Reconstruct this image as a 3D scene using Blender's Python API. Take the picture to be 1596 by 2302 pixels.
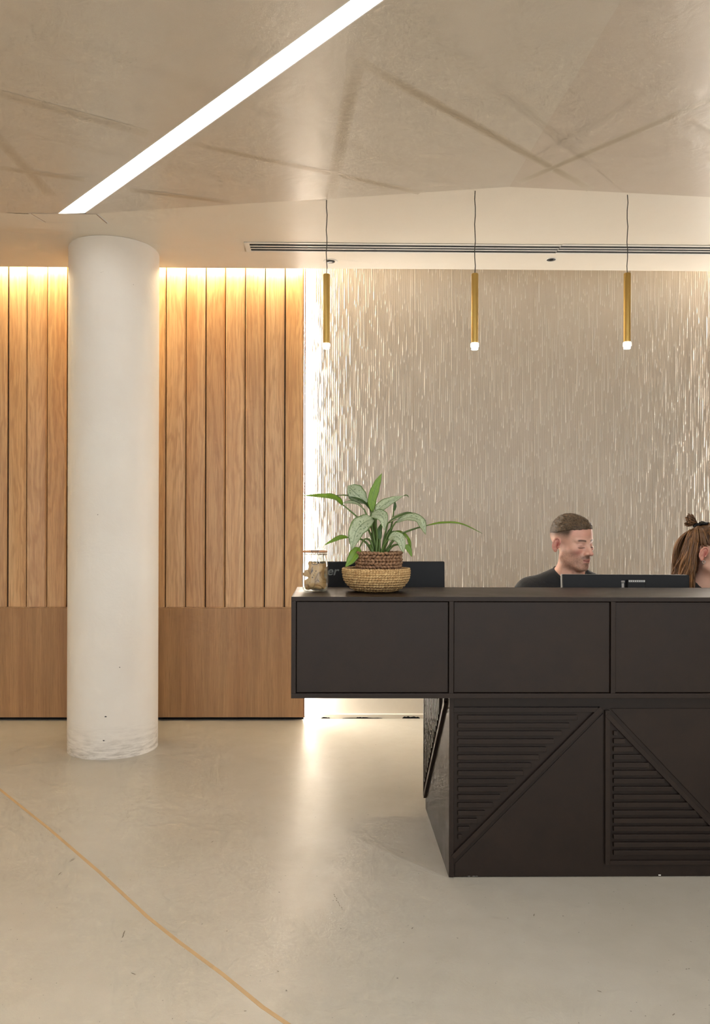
import bpy, bmesh, math, random
import numpy as np
from mathutils import Vector, Matrix, Euler

random.seed(7)
RNG = np.random.default_rng(11)
for _o in list(bpy.data.objects):
    bpy.data.objects.remove(_o, do_unlink=True)
SC = bpy.context.scene
COL = SC.collection
R = math.radians

# ------------------------------------------------------------------ camera
FPX, PPX, PPY = 1730.0, 769.0, 1192.0          # focal length and principal point in photo pixels
W0, H0 = 1596.0, 2302.0
CAMZ = 1.26
YAW, ROLL = R(0.8), R(0.17)
camd = bpy.data.cameras.new('camera')
cam = bpy.data.objects.new('camera', camd)
COL.objects.link(cam)
camd.sensor_fit = 'VERTICAL'
camd.sensor_height = 36.0
camd.lens = FPX / H0 * 36.0
camd.shift_x = (W0 / 2 - PPX) / H0
camd.shift_y = (PPY - H0 / 2) / H0
camd.clip_start = 0.05
camd.clip_end = 60
CAMR = (Matrix.Rotation(-YAW, 3, 'Z') @ Matrix.Rotation(R(90), 3, 'X') @ Matrix.Rotation(ROLL, 3, 'Z'))
CAML = Vector((0, 0, CAMZ))
cam.matrix_world = Matrix.Translation(CAML) @ CAMR.to_4x4()
SC.camera = cam

# ------------------------------------------------------------------ world, exposure
SC.view_settings.view_transform = 'Standard'
SC.view_settings.look = 'None'
SC.view_settings.gamma = 1.0
SC.view_settings.use_curve_mapping = False
SC.view_settings.exposure = 0.88
SC.cycles.use_adaptive_sampling = True
SC.cycles.adaptive_threshold = 0.07
SC.cycles.adaptive_min_samples = 12
SC.cycles.max_bounces = 7
SC.cycles.caustics_reflective = False
SC.cycles.caustics_refractive = False
wd = bpy.data.worlds.new('daylight')
SC.world = wd
wd.use_nodes = True
wd.node_tree.nodes['Background'].inputs[0].default_value = (0.92, 0.975, 1.0, 1)
wd.node_tree.nodes['Background'].inputs[1].default_value = 1.05
LED_WHITE = (1.0, 0.965, 0.90)
LED_WARM = (1.0, 0.88, 0.56)
LED_COOL = (0.96, 0.98, 1.0)
P_STRIP, P_SLOT, P_COVE, P_PEND = 6.0, 52.0, 32.0, 6.0
P_FILL = 25.0

def ray(px, py):
    return CAMR @ Vector(((px - PPX) / FPX, -(py - PPY) / FPX, -1.0))
def at_y(px, py, y):
    d = ray(px, py)
    return CAML + d * (y / d.y)
def at_z(px, py, z):
    d = ray(px, py)
    return CAML + d * ((z - CAMZ) / d.z)

# ------------------------------------------------------------------ mesh helpers
class MB:
    def __init__(s):
        s.v, s.f = [], []
    def add(s, vs, fs):
        b = len(s.v)
        s.v += [tuple(p) for p in vs]
        s.f += [tuple(i + b for i in f) for f in fs]
        return s
    def box(s, x0, x1, y0, y1, z0, z1):
        v = [(x, y, z) for z in (z0, z1) for y in (y0, y1) for x in (x0, x1)]
        return s.add(v, [(0, 2, 3, 1), (4, 5, 7, 6), (0, 1, 5, 4), (2, 6, 7, 3), (0, 4, 6, 2), (1, 3, 7, 5)])
    def prism_z(s, poly, z0, z1):
        n = len(poly)
        v = [(p[0], p[1], z0) for p in poly] + [(p[0], p[1], z1) for p in poly]
        f = [tuple(range(n - 1, -1, -1)), tuple(range(n, 2 * n))]
        f += [(i, (i + 1) % n, n + (i + 1) % n, n + i) for i in range(n)]
        return s.add(v, f)
    def prism_y(s, poly, y0, y1):      # poly of (x, z), counter-clockwise seen from -y
        n = len(poly)
        v = [(p[0], y0, p[1]) for p in poly] + [(p[0], y1, p[1]) for p in poly]
        f = [tuple(range(n)), tuple(range(2 * n - 1, n - 1, -1))]
        f += [(i, n + i, n + (i + 1) % n, (i + 1) % n) for i in range(n)]
        return s.add(v, f)
    def prism_x(s, poly, x0, x1):      # poly of (y, z)
        n = len(poly)
        v = [(x0, p[0], p[1]) for p in poly] + [(x1, p[0], p[1]) for p in poly]
        f = [tuple(range(n - 1, -1, -1)), tuple(range(n, 2 * n))]
        f += [(i, (i + 1) % n, n + (i + 1) % n, n + i) for i in range(n)]
        return s.add(v, f)
    def lathe(s, prof, n=32, c=(0, 0, 0), caps=True):
        v, f = [], []
        for (r, z) in prof:
            for k in range(n):
                a = 2 * math.pi * k / n
                v.append((c[0] + r * math.cos(a), c[1] + r * math.sin(a), c[2] + z))
        m = len(prof)
        for i in range(m - 1):
            for k in range(n):
                k2 = (k + 1) % n
                f.append((i * n + k, i * n + k2, (i + 1) * n + k2, (i + 1) * n + k))
        if caps:
            f.append(tuple(range(n - 1, -1, -1)))
            f.append(tuple(range((m - 1) * n, m * n)))
        return s.add(v, f)
    def tube(s, pts, rad, n=8, caps=True):
        pts = [Vector(p) for p in pts]
        m = len(pts)
        rad = list(rad) if hasattr(rad, '__len__') else [rad] * m
        T = [(pts[min(i + 1, m - 1)] - pts[max(i - 1, 0)]).normalized() for i in range(m)]
        up = Vector((0, 0, 1)) if abs(T[0].z) < 0.9 else Vector((1, 0, 0))
        N = (up - T[0] * up.dot(T[0])).normalized()
        v, f = [], []
        for i in range(m):
            N = (N - T[i] * N.dot(T[i])).normalized()
            B = T[i].cross(N)
            for k in range(n):
                a = 2 * math.pi * k / n
                v.append(pts[i] + (N * math.cos(a) + B * math.sin(a)) * rad[i])
        for i in range(m - 1):
            for k in range(n):
                k2 = (k + 1) % n
                f.append((i * n + k, i * n + k2, (i + 1) * n + k2, (i + 1) * n + k))
        if caps:
            f.append(tuple(range(n - 1, -1, -1)))
            f.append(tuple(range((m - 1) * n, m * n)))
        return s.add(v, f)
    def ring(s, c, Rr, r, n=40, m=8):
        v, f = [], []
        for i in range(n):
            a = 2 * math.pi * i / n
            for j in range(m):
                b = 2 * math.pi * j / m
                q = Rr + r * math.cos(b)
                v.append((c[0] + q * math.cos(a), c[1] + q * math.sin(a), c[2] + r * math.sin(b)))
        for i in range(n):
            for j in range(m):
                f.append((i * m + j, ((i + 1) % n) * m + j, ((i + 1) % n) * m + (j + 1) % m, i * m + (j + 1) % m))
        return s.add(v, f)
    def xf(s, M):
        s.v = [tuple(M @ Vector(p)) for p in s.v]
        return s
    def build(s, name, mat, parent=None, smooth=False, bevel=0.0, label=None):
        off = Vector((0, 0, 0))
        p = parent
        while p is not None:
            off += p.location
            p = p.parent
        me = bpy.data.meshes.new(name)
        me.from_pydata([tuple(Vector(q) - off) for q in s.v], [], s.f)
        return link(name, me, mat, parent, smooth, bevel, label)

def link(name, me, mat, parent=None, smooth=False, bevel=0.0, label=None):
    me.update()
    if mat is not None:
        me.materials.append(mat)
    if smooth:
        me.polygons.foreach_set('use_smooth', [True] * len(me.polygons))
    o = bpy.data.objects.new(name, me)
    COL.objects.link(o)
    if parent is not None:
        o.parent = parent
    if bevel:
        b = o.modifiers.new('bevel', 'BEVEL')
        b.width = bevel
        b.segments = 2
        b.limit_method = 'ANGLE'
        b.angle_limit = R(40)
    if label:
        o['label'] = label
    return o

def soften(o, ang=40):
    me = o.data
    me.polygons.foreach_set('use_smooth', [True] * len(me.polygons))
    try:
        me.set_sharp_from_angle(angle=R(ang))
    except Exception:
        pass
    return o

def tag(o, label, cat, group=None):
    o['label'] = label
    o['category'] = cat
    if group:
        o['group'] = group
    return o
def thing(name, label, cat, loc, group=None):
    o = bpy.data.objects.new(name, None)
    o.empty_display_size = 0.05
    COL.objects.link(o)
    o.location = Vector(loc)
    return tag(o, label, cat, group)
def struct(o, label=None):
    o['kind'] = 'structure'
    if label:
        o['label'] = label
    return o
def copy_tree(o, parent=None):
    c = o.copy()
    COL.objects.link(c)
    c.parent = parent
    for ch in list(o.children):
        copy_tree(ch, c)
    return c

# ------------------------------------------------------------------ material helpers
class NT:
    def __init__(s, name):
        s.m = bpy.data.materials.new(name)
        s.m.use_nodes = True
        s.t = s.m.node_tree
        s.b = s.t.nodes['Principled BSDF']
        s.out = s.t.nodes['Material Output']
    def n(s, typ, **kw):
        q = s.t.nodes.new(typ)
        for k, v in kw.items():
            setattr(q, k, v)
        return q
    def l(s, a, b):
        s.t.links.new(a, b)
    def val(s, sock, v):
        if hasattr(v, 'is_output'):
            s.l(v, sock)
        else:
            sock.default_value = v
    def coords(s, scale=(1, 1, 1), kind='Object', rnd=0.0):
        tc = s.n('ShaderNodeTexCoord')
        mp = s.n('ShaderNodeMapping')
        mp.inputs['Scale'].default_value = scale
        src = tc.outputs[kind]
        if rnd:
            oi = s.n('ShaderNodeObjectInfo')
            vm = s.n('ShaderNodeVectorMath', operation='MULTIPLY_ADD')
            s.l(oi.outputs['Random'], vm.inputs[0])
            vm.inputs[1].default_value = (rnd, rnd * .7, rnd * 1.3)
            s.l(src, vm.inputs[2])
            src = vm.outputs[0]
        s.l(src, mp.inputs['Vector'])
        return mp.outputs[0]
    def noise(s, vec, scale, detail=4, rough=.55, dist=0.0):
        q = s.n('ShaderNodeTexNoise')
        s.l(vec, q.inputs['Vector'])
        q.inputs['Scale'].default_value = scale
        q.inputs['Detail'].default_value = detail
        q.inputs['Roughness'].default_value = rough
        q.inputs['Distortion'].default_value = dist
        return q.outputs['Fac']
    def ramp(s, fac, stops):
        q = s.n('ShaderNodeValToRGB')
        e = q.color_ramp.elements
        while len(e) < len(stops):
            e.new(0.5)
        for i, (p, c) in enumerate(stops):
            e[i].position = p
            if not hasattr(c, '__len__'):
                c = (c, c, c)
            e[i].color = (*c[:3], 1)
        s.l(fac, q.inputs[0])
        return q.outputs[0]
    def mix(s, fac, a, b, blend='MIX'):
        q = s.n('ShaderNodeMix', data_type='RGBA', blend_type=blend)
        s.val(q.inputs[0], fac)
        for sock, v in ((q.inputs[6], a), (q.inputs[7], b)):
            if hasattr(v, 'is_output'):
                s.l(v, sock)
            else:
                sock.default_value = (*v[:3], 1)
        return q.outputs[2]
    def math(s, op, a, b=0.0, c=None):
        q = s.n('ShaderNodeMath', operation=op)
        s.val(q.inputs[0], a)
        s.val(q.inputs[1], b)
        if c is not None:
            s.val(q.inputs[2], c)
        return q.outputs[0]
    def bump(s, h, strength=.2, dist=.01):
        q = s.n('ShaderNodeBump')
        q.inputs['Strength'].default_value = strength
        q.inputs['Distance'].default_value = dist
        s.l(h, q.inputs['Height'])
        s.l(q.outputs[0], s.b.inputs['Normal'])
    def set(s, **kw):
        names = dict(color='Base Color', rough='Roughness', metal='Metallic', spec='Specular IOR Level', coat='Coat Weight',
                     coatr='Coat Roughness', sheen='Sheen Weight', sss='Subsurface Weight', sssr='Subsurface Radius', ssss='Subsurface Scale')
        for k, v in kw.items():
            sock = s.b.inputs[names[k]]
            if hasattr(v, 'is_output'):
                s.l(v, sock)
            elif k in ('color',):
                sock.default_value = (*v[:3], 1)
            else:
                sock.default_value = v
        return s

def srgb(r, g, b):
    f = lambda c: (c / 255 / 12.92) if c / 255 <= .04045 else ((c / 255 + .055) / 1.055) ** 2.4
    return (f(r), f(g), f(b))

def plain(name, color, rough=.5, metal=0.0, **kw):
    t = NT(name)
    c = t.coords((1, 1, 1))
    nz = t.noise(c, 30, 3)
    t.set(color=t.mix(t.math('MULTIPLY', nz, .35), color, tuple(x * .8 for x in color)), rough=rough, metal=metal, **kw)
    return t.m
def emit(name, color, strength):
    t = NT(name)
    t.b.inputs['Base Color'].default_value = (.8, .8, .8, 1)
    t.b.inputs['Emission Color'].default_value = (*color, 1)
    t.b.inputs['Emission Strength'].default_value = strength
    return t.m

def m_concrete(name, c1, c2, c3, rough, speck=True, bumps=.06):
    t = NT(name)
    c = t.coords()
    a = t.noise(c, 1.3, 6, .6, .6)
    b = t.noise(c, 9, 8, .65, .3)
    col = t.mix(t.ramp(a, [(.2, 0), (.8, 1)]), c1, c2)
    col = t.mix(t.math('MULTIPLY', t.ramp(b, [(.35, 0), (.85, 1)]), .35), col, c3)
    if speck:
        sp = t.noise(c, 70, 2, .5)
        col = t.mix(t.ramp(sp, [(.725, 0), (.76, .8)]), col, tuple(x * .35 for x in c3))
        cs = t.coords((30, 5, 1))
        sc = t.noise(cs, 4.0, 4, .7, .6)
        col = t.mix(t.ramp(sc, [(.74, 0), (.80, .14)]), col, tuple(x * .6 for x in c3))
    f = t.noise(c, 240, 2)
    col = t.mix(t.math('MULTIPLY', f, .10), col, (.12, .1, .08))
    rg = t.ramp(t.noise(c, 3.2, 7, .65, .8), [(.3, rough - (.05 if speck else .012)), (.7, rough + (.05 if speck else .012))])
    t.set(color=col, rough=rg)
    t.bump(t.math('ADD', t.math('MULTIPLY', t.noise(c, 5, 8 if speck else 3, .6, .5), 1.0), t.math('MULTIPLY', f, .06)), bumps, .05)
    return t.m

def m_wood(name, light, dark, red, rough=.42, plank=True):
    t = NT(name)
    c = t.coords((1, 1, 1), rnd=37.0 if plank else 0.0)
    warp = t.noise(t.coords((5, 5, .55), rnd=37.0 if plank else 0.0), 1.6, 4, .6, .5)
    sx = t.n('ShaderNodeSeparateXYZ')
    t.l(c, sx.inputs[0])
    # cathedral figure: distance bands in x bent by slow noise along the board
    ph = t.math('ADD', t.math('MULTIPLY', sx.outputs[0], 26.0 if plank else 17.0), t.math('MULTIPLY', warp, 13.0 if plank else 4.5))
    band = t.math('SINE', t.math('MULTIPLY', ph, 3.6))
    band = t.math('MULTIPLY_ADD', band, .5, .5)
    fine = t.noise(t.coords((150, 150, 2.6), rnd=37.0 if plank else 0.0), 1.0, 5, .7, .2)
    pores = t.noise(t.coords((420, 420, 9), rnd=11.0 if plank else 0.0), 1.0, 3, .6)
    broad = t.noise(t.coords((9, 9, .5), rnd=23.0 if plank else 0.0), 1.0, 3, .5)
    col = t.mix(t.ramp(broad, [(.3, 0), (.7, 1)]), light, red)
    col = t.mix(t.math('MULTIPLY', t.ramp(band, [(.3, 0), (1, 1)]), .34 if plank else .26), col, dark)
    col = t.mix(t.math('MULTIPLY', t.ramp(fine, [(.4, 0), (.75, 1)]), .55), col, dark)
    col = t.mix(t.math('MULTIPLY', t.ramp(pores, [(.55, 0), (.7, 1)]), .4), col, tuple(x * .55 for x in dark))
    oi = t.n('ShaderNodeObjectInfo')
    if plank:
        tone = t.ramp(oi.outputs['Random'], [(0, (.84, .77, .70)), (.35, (1, 1, 1)), (.7, (.95, .88, .80)), (1, (1.0, .98, .88))])
        col = t.mix(1.0, col, tone, 'MULTIPLY')
    t.set(color=col, rough=rough)
    t.bump(t.math('ADD', fine, t.math('MULTIPLY', pores, .4)), .10, .004)
    return t.m

def m_steel(name):
    t = NT(name)
    c = t.coords((1, 1, 1), rnd=9.0)
    a = t.noise(c, 2.2, 6, .6, .4)
    b = t.noise(c, 14, 6, .7)
    col = t.mix(t.ramp(a, [(.3, 0), (.72, 1)]), srgb(33, 22, 16), srgb(43, 31, 23))
    col = t.mix(t.math('MULTIPLY', t.ramp(b, [(.4, 0), (.8, 1)]), .4), col, srgb(20, 15, 13))
    f = t.noise(c, 300, 2)
    t.set(color=col, metal=.25, rough=t.ramp(a, [(.3, .34), (.7, .48)]), spec=.35)
    t.bump(t.math('ADD', b, t.math('MULTIPLY', f, .3)), .05, .01)
    return t.m

M = {}
M['floor'] = m_concrete('polished_concrete', srgb(187, 180, 167), srgb(176, 168, 152), srgb(159, 148, 130), .36, True, .05)
M['plaster'] = m_concrete('polished_plaster', srgb(211, 202, 188), srgb(204, 193, 177), srgb(196, 183, 164), .298, False, .085)
M['plaster_shaded'] = m_concrete('polished_plaster_shaded', srgb(207, 195, 180), srgb(199, 185, 168), srgb(191, 176, 157), .305, False, .085)  # same plaster, the right facet's darker shading put into its colour
M['soffit'] = m_concrete('painted_soffit', srgb(228, 220, 206), srgb(226, 216, 200), srgb(222, 210, 192), .45, False, .02)
M['column'] = m_concrete('painted_concrete', srgb(229, 222, 212), srgb(224, 215, 203), srgb(214, 203, 188), .62, True, .05)
M['white'] = plain('white_wall_paint', srgb(224, 214, 198), .6)
M['trim'] = plain('white_metal', srgb(226, 222, 214), .4)
M['plank'] = m_wood('oak_plank', srgb(226, 190, 146), srgb(164, 116, 76), srgb(210, 164, 118))
M['veneer'] = m_wood('oak_veneer', srgb(186, 144, 100), srgb(136, 96, 60), srgb(172, 126, 84), .45, plank=False)
M['edge'] = plain('oak_edge', srgb(142, 96, 66), .5)
M['gap'] = plain('black_gap', (.006, .005, .005), .9)
M['steel'] = m_steel('blackened_steel')
M['black'] = plain('black_plastic', (.006, .006, .007), .45, spec=.25)
M['dkgrey'] = plain('dark_grey_plastic', (.035, .035, .035), .5)
M['silver'] = plain('silver_plastic', (.5, .49, .46), .35)
M['logo'] = plain('grey_print', (.16, .17, .16), .5)
M['brass'] = plain('brushed_brass', srgb(200, 164, 90), .48, .65)
M['cable'] = plain('black_cable', (.015, .013, .012), .5)
M['slot'] = emit('slot_led', LED_WHITE, P_SLOT)
M['cove'] = emit('cove_led', LED_WARM, P_COVE)
M['strip'] = emit('strip_diffuser', LED_COOL, P_STRIP)
M['lens'] = emit('pendant_lens', (1.0, .95, .85), P_PEND)
M['joint'] = plain('tan_joint_filler', srgb(184, 152, 110), .6)
M['scuff'] = plain('dark_scuff', srgb(96, 84, 66), .7)
M['soil'] = plain('potting_soil', (.03, .02, .012), .9)
# ================================================================== THE SETTING
YW, YT = 5.09, 5.16               # wood cladding front, textured wall face
XL, XR, YN = -4.2, 4.8, -3.2      # side walls, open glazed front
ZC = 2.87
XS = at_y(686.5, 1000, YW).x      # right edge of the wood cladding
XE = 2.78                         # right end of the textured wall

o = MB().box(XL, XR, YN, 5.4, -.12, 0).build('floor', M['floor'])
floor = struct(o, 'polished beige concrete floor')
# tan filler joint running diagonally across the slab
jp = [(-60, 1728), (0, 1775), (110, 1863), (225, 1962), (330, 2060), (400, 2116), (500, 2190), (590, 2264), (655, 2308), (760, 2390)]
P = [at_z(x, y, 0) for x, y in jp]
mb = MB()
vs, fs = [], []
for i, p in enumerate(P):
    t = (P[min(i + 1, len(P) - 1)] - P[max(i - 1, 0)]).normalized()
    s = Vector((-t.y, t.x, 0)) * .0065
    vs += [p + s + Vector((0, 0, .0006)), p - s + Vector((0, 0, .0006)), p - s - Vector((0, 0, .01)), p + s - Vector((0, 0, .01))]
for i in range(len(P) - 1):
    a = i * 4
    fs += [(a, a + 4, a + 5, a + 1), (a + 1, a + 5, a + 6, a + 2), (a + 3, a + 7, a + 4, a)]
mb.add(vs, fs).build('joint_strip', M['joint'], floor, label='thin tan filler joint crossing the floor diagonally')

# scuffs and specks on the slab
for (px, py, L_, ang, n_) in ((757, 2022, .05, -60, 5), (768, 2040, .03, -50, 4), (165, 1932, .05, 35, 2), (278, 2098, .06, 88, 3), (136, 1962, .03, 80, 1), (1548, 2178, .014, 10, 2),
                              (1515, 2280, .012, 20, 2), (1090, 1948, .01, 0, 1), (300, 2190, .02, -20, 1), (555, 2273, .008, 0, 1), (1200, 2055, .02, 60, 1), (628, 2183, .008, 20, 1), (480, 1890, .02, 60, 1), (930, 2085, .012, 40, 1), (1350, 2230, .015, -30, 1)):
    for k in range(n_):
        p = at_z(px + (k - n_ / 2) * 4 * math.cos(R(ang)) + random.uniform(-2, 2), py - (k - n_ / 2) * 5 * math.sin(R(ang)), 0)
        d = Vector((math.cos(R(ang)), math.sin(R(ang)) * 1.5, 0)).normalized() * (L_ / n_ * .5)
        s = Vector((-d.y, d.x, 0)).normalized() * .0013
        z_ = Vector((0, 0, .0004))
        MB().add([p - d + z_, p - d * .3 - s + z_, p + d * .6 - s * .7 + z_, p + d + z_, p + d * .4 + s + z_, p - d * .5 + s * .8 + z_], [(0, 1, 2, 3, 4, 5)]).build('scuff', M['scuff'], floor)

# ---- side walls (outside the frame)
struct(MB().box(XL - .1, XL, YN, 5.4, 0, 3.3).build('wall_left', M['white']), 'plain off-white side wall')
struct(MB().box(XR, XR + .1, YN, 5.4, 0, 3.3).build('wall_right', M['white']), 'plain off-white side wall')

# ---- textured back wall
wb = struct(MB().box(XS - .12, XE + .1, YT + .012, 5.4, 0, 3.2).build('wall_back', M['white']), 'beige wall of panels with vertical drip relief')
t = NT('drip_plaster')
at = t.n('ShaderNodeAttribute', attribute_name='drip')
c = t.coords()
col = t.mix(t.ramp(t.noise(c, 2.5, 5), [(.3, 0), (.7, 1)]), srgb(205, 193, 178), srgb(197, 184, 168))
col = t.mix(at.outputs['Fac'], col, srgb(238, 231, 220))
t.set(color=col, rough=.42)
t.bump(t.noise(c, 160, 4), .12, .004)
M['drip'] = t.m

def drip_panel(x0, x1, z0, z1):
    dx, dz = .0021, .0075
    nx, nz = int((x1 - x0) / dx) + 1, int((z1 - z0) / dz) + 1
    xs, zs = np.linspace(x0, x1, nx), np.linspace(z0, z1, nz)
    pitch = .013
    h = np.zeros((nz, nx), np.float32)
    dm = np.zeros((nz, nx), np.float32)
    for k in range(int((x1 - x0) / pitch) + 1):
        xc = x0 + (k + .5) * pitch + RNG.normal(0, .0008)
        wob = xc + .0012 * np.sin(zs * RNG.uniform(4, 14) + RNG.uniform(0, 6))
        base = .0012 + .0004 * np.sin(zs * RNG.uniform(9, 25) + RNG.uniform(0, 6))
        amp = base.copy()
        msk = np.zeros(nz)
        z = z1 + RNG.uniform(0, .3)
        while z > z0:
            L = RNG.choice([RNG.uniform(.015, .05), RNG.uniform(.05, .14), RNG.uniform(.14, .34)], p=[.42, .36, .22])
            g = RNG.uniform(.03, .30)
            hgt = RNG.uniform(.0025, .0048)
            prof = np.clip((z - zs) / max(L, .01), 0, 1) * (zs > z - L) * (zs < z)
            prof = (.55 + .45 * prof) * (zs > z - L) * (zs < z)
            bulb = np.exp(-((zs - (z - L + .008)) / .009) ** 2) * .9
            amp += hgt * np.maximum(prof, bulb)
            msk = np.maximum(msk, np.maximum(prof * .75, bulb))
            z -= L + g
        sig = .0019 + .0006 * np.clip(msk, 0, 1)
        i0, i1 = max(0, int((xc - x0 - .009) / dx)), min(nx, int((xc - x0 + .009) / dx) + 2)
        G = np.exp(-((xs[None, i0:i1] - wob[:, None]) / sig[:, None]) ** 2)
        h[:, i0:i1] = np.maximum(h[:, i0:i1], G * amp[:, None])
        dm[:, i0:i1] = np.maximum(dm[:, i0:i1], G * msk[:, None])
    edge = np.clip(np.minimum(xs - x0, x1 - xs) / .004, 0, 1)
    h = h * edge[None] - .0018 * (1 - edge[None])
    V = np.empty((nz, nx, 3), np.float32)
    V[..., 0], V[..., 1], V[..., 2] = xs[None], YT - h, zs[:, None]
    I = np.arange(nz * nx).reshape(nz, nx)
    q = np.stack([I[:-1, :-1], I[:-1, 1:], I[1:, 1:], I[1:, :-1]], -1).reshape(-1, 4)
    me = np_mesh('panel', V.reshape(-1, 3), q)
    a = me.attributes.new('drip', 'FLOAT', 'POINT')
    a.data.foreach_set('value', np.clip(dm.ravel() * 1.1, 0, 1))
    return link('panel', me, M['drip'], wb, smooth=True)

def np_mesh(name, V, Q):
    me = bpy.data.meshes.new(name)
    V = np.ascontiguousarray(V, np.float32)
    Q = np.ascontiguousarray(Q, np.int32)
    me.vertices.add(len(V))
    me.vertices.foreach_set('co', V.ravel())
    k = Q.shape[1]
    me.loops.add(Q.size)
    me.loops.foreach_set('vertex_index', Q.ravel())
    me.polygons.add(len(Q))
    me.polygons.foreach_set('loop_start', np.arange(0, Q.size, k, dtype=np.int32))
    me.update(calc_edges=True)
    return me

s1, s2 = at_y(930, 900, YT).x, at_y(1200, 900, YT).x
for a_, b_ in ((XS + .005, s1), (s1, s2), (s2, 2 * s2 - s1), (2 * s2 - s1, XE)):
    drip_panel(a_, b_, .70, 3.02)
# skirting of the textured wall with chipped spots
bb = struct(MB().box(XS, XE, YT - .012, YT + .02, .0, .028).build('baseboard_back', M['white'], bevel=.002), 'low cream skirting with chipped dark spots')
for (xa, xb, hh) in ((722, 742, .012), (770, 860, .006), (905, 945, .016), (800, 830, .010)):
    pa, pb = at_z(xa, 1617, 0).x, at_z(xb, 1617, 0).x
    n = 9
    top = [(pa + (pb - pa) * i / n, .001 + hh * (.45 + .55 * random.random()) * (1 if 0 < i < n else .2)) for i in range(n + 1)]
    MB().prism_y([(pa, 0.0005), (pb, 0.0005)] + top[::-1], YT - .0145, YT - .0115).build('chip', M['gap'], bb)

# ---- wood-clad wall on both ends of the textured wall
def wood_wall(name, x_a, x_b, anchor, label):
    w = struct(MB().box(x_a, x_b, YW + .036, YW + .055, .0, 3.02).build(name, M['gap']), label)
    MB().box(x_a, x_b, YW + .002, YW + .034, .022, .742).build('lower_panel', M['veneer'], w, bevel=.002, label='plain oak veneer panel below the planks')
    MB().box(x_a, x_b, YW + .004, YW + .034, .7435, .7475).build('ledge', M['plank'], w)
    pitch = .1305
    k0 = math.ceil((x_a - anchor) / pitch)
    for k in range(k0, int((x_b - anchor) / pitch) + 1):
        a, b = anchor + k * pitch, anchor + (k + 1) * pitch
        if a < x_a - .001 or b > x_b + .001:
            continue
        a += .0034
        b -= .0034
        i = (-k - 1) % 7
        dl, dr = [(.026, .004), (.012, .016), (.002, .012), (.004, .006), (.014, .018), (.010, .012), (.003, .015)][i]
        ch = .006
        yb = YW + .034
        poly = [(a, YW + dl + ch * .8), (a + ch * .8, YW + dl), (b - ch * 1.6, YW + dr), (b - ch * .9, YW + dr + .003), (b, YW + dr + .007), (b, yb), (a, yb)]
        MB().prism_z(poly, .749, 3.01).build('plank', M['plank'], w)
    return w
w = wood_wall('wall_wood', XL, XS - .008, XS - .008 - .0, 'wall clad with vertical oak planks over an oak veneer base')
MB().box(XS - .008, XS, YW + .0, YT - .047, .022, 3.0).build('end_board', M['edge'], w)
wr = wood_wall('wall_wood_right', XE + .008, XR, XE + .008, 'wall clad with vertical oak planks beyond the textured wall')
MB().box(XE, XE + .008, YW + .0, YT - .047, .022, 3.0).build('end_board', M['edge'], wr)
# LED slots hidden behind the end boards, grazing the textured wall
for nm, x0, x1, lab in (('led_strip', XS - .012, XS - .002, 'glowing vertical light strip between the oak planks and textured wall'),
                        ('led_strip', XE + .002, XE + .012, 'glowing vertical light strip at the far end of the textured wall')):
    tag(MB().box(x0, x1, YT - .045, YT - .001, .03, 3.0).build(nm, M['slot']), lab, 'light')
# ------------------------------------------------------------------ ceiling
FOLD = [(-420, 470), (0, 478), (165, 483), (545, 458), (740, 447), (1145, 420), (1596, 443), (2150, 470)]
FP = [at_z(x, y, ZC) for x, y in FOLD]
FP[0] = Vector((XL, FP[0].y, ZC))
FP[-1] = Vector((XR, FP[-1].y, ZC))
MP = [at_z(x, y, ZC) for x, y in ((-420, 508), (0, 520), (155, 529), (400, 553))]
MP[0] = Vector((XL, MP[0].y, ZC))
YS, ZS = 4.69, 2.85                      # lip of the light cove in front of the planks
YE2 = 4.72                                # lip in front of the textured wall
E1 = Vector((XS, 4.705, 2.862))
TT = Vector((.6, YE2, ZC))
WL = Vector((XL, YS, ZS))
RE = Vector((XR, YE2, ZC))
mb = MB()
def tri(*pts):
    mb.add(pts, [tuple(range(len(pts)))])
tri(*([FP[0], MP[0], MP[1], MP[2], MP[3], TT, RE] + FP[:0:-1]))
tri(MP[0], WL, Vector((MP[1].x, YS, ZS)), MP[1])
tri(MP[1], Vector((MP[1].x, YS, ZS)), Vector((MP[2].x, YS, ZS)), MP[2])
tri(MP[2], Vector((MP[2].x, YS, ZS)), E1, MP[3])
tri(MP[3], E1, TT)
ceil = struct(mb.build('ceiling', M['soffit']), 'white folded soffit along the back wall')
# cove behind the lip: upstand and lid
MB().add([WL, E1, TT, RE, WL + Vector((0, 0, .18)), E1 + Vector((0, 0, .18)), TT + Vector((0, 0, .16)), RE + Vector((0, 0, .16)),
          WL + Vector((0, .012, .0)), E1 + Vector((0, .012, .0)), TT + Vector((0, .012, 0)), RE + Vector((0, .012, 0)),
          WL + Vector((0, .012, .18)), E1 + Vector((0, .012, .18)), TT + Vector((0, .012, .16)), RE + Vector((0, .012, .16))],
         [(0, 1, 5, 4), (1, 2, 6, 5), (2, 3, 7, 6), (8, 12, 13, 9), (9, 13, 14, 10), (10, 14, 15, 11), (0, 8, 9, 1), (1, 9, 10, 2), (2, 10, 11, 3)]).build('cove_lip', M['soffit'], ceil)
MB().box(XL, XR, YS, 5.4, 3.022, 3.04).build('cove_lid', M['soffit'], ceil)
tag(MB().box(XL + .1, XS - .03, YW - .050, YW - .022, 2.992, 3.02).build('cove_light', M['cove']),
    'warm light strip hidden in the ceiling cove above the oak planks', 'light')

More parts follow.
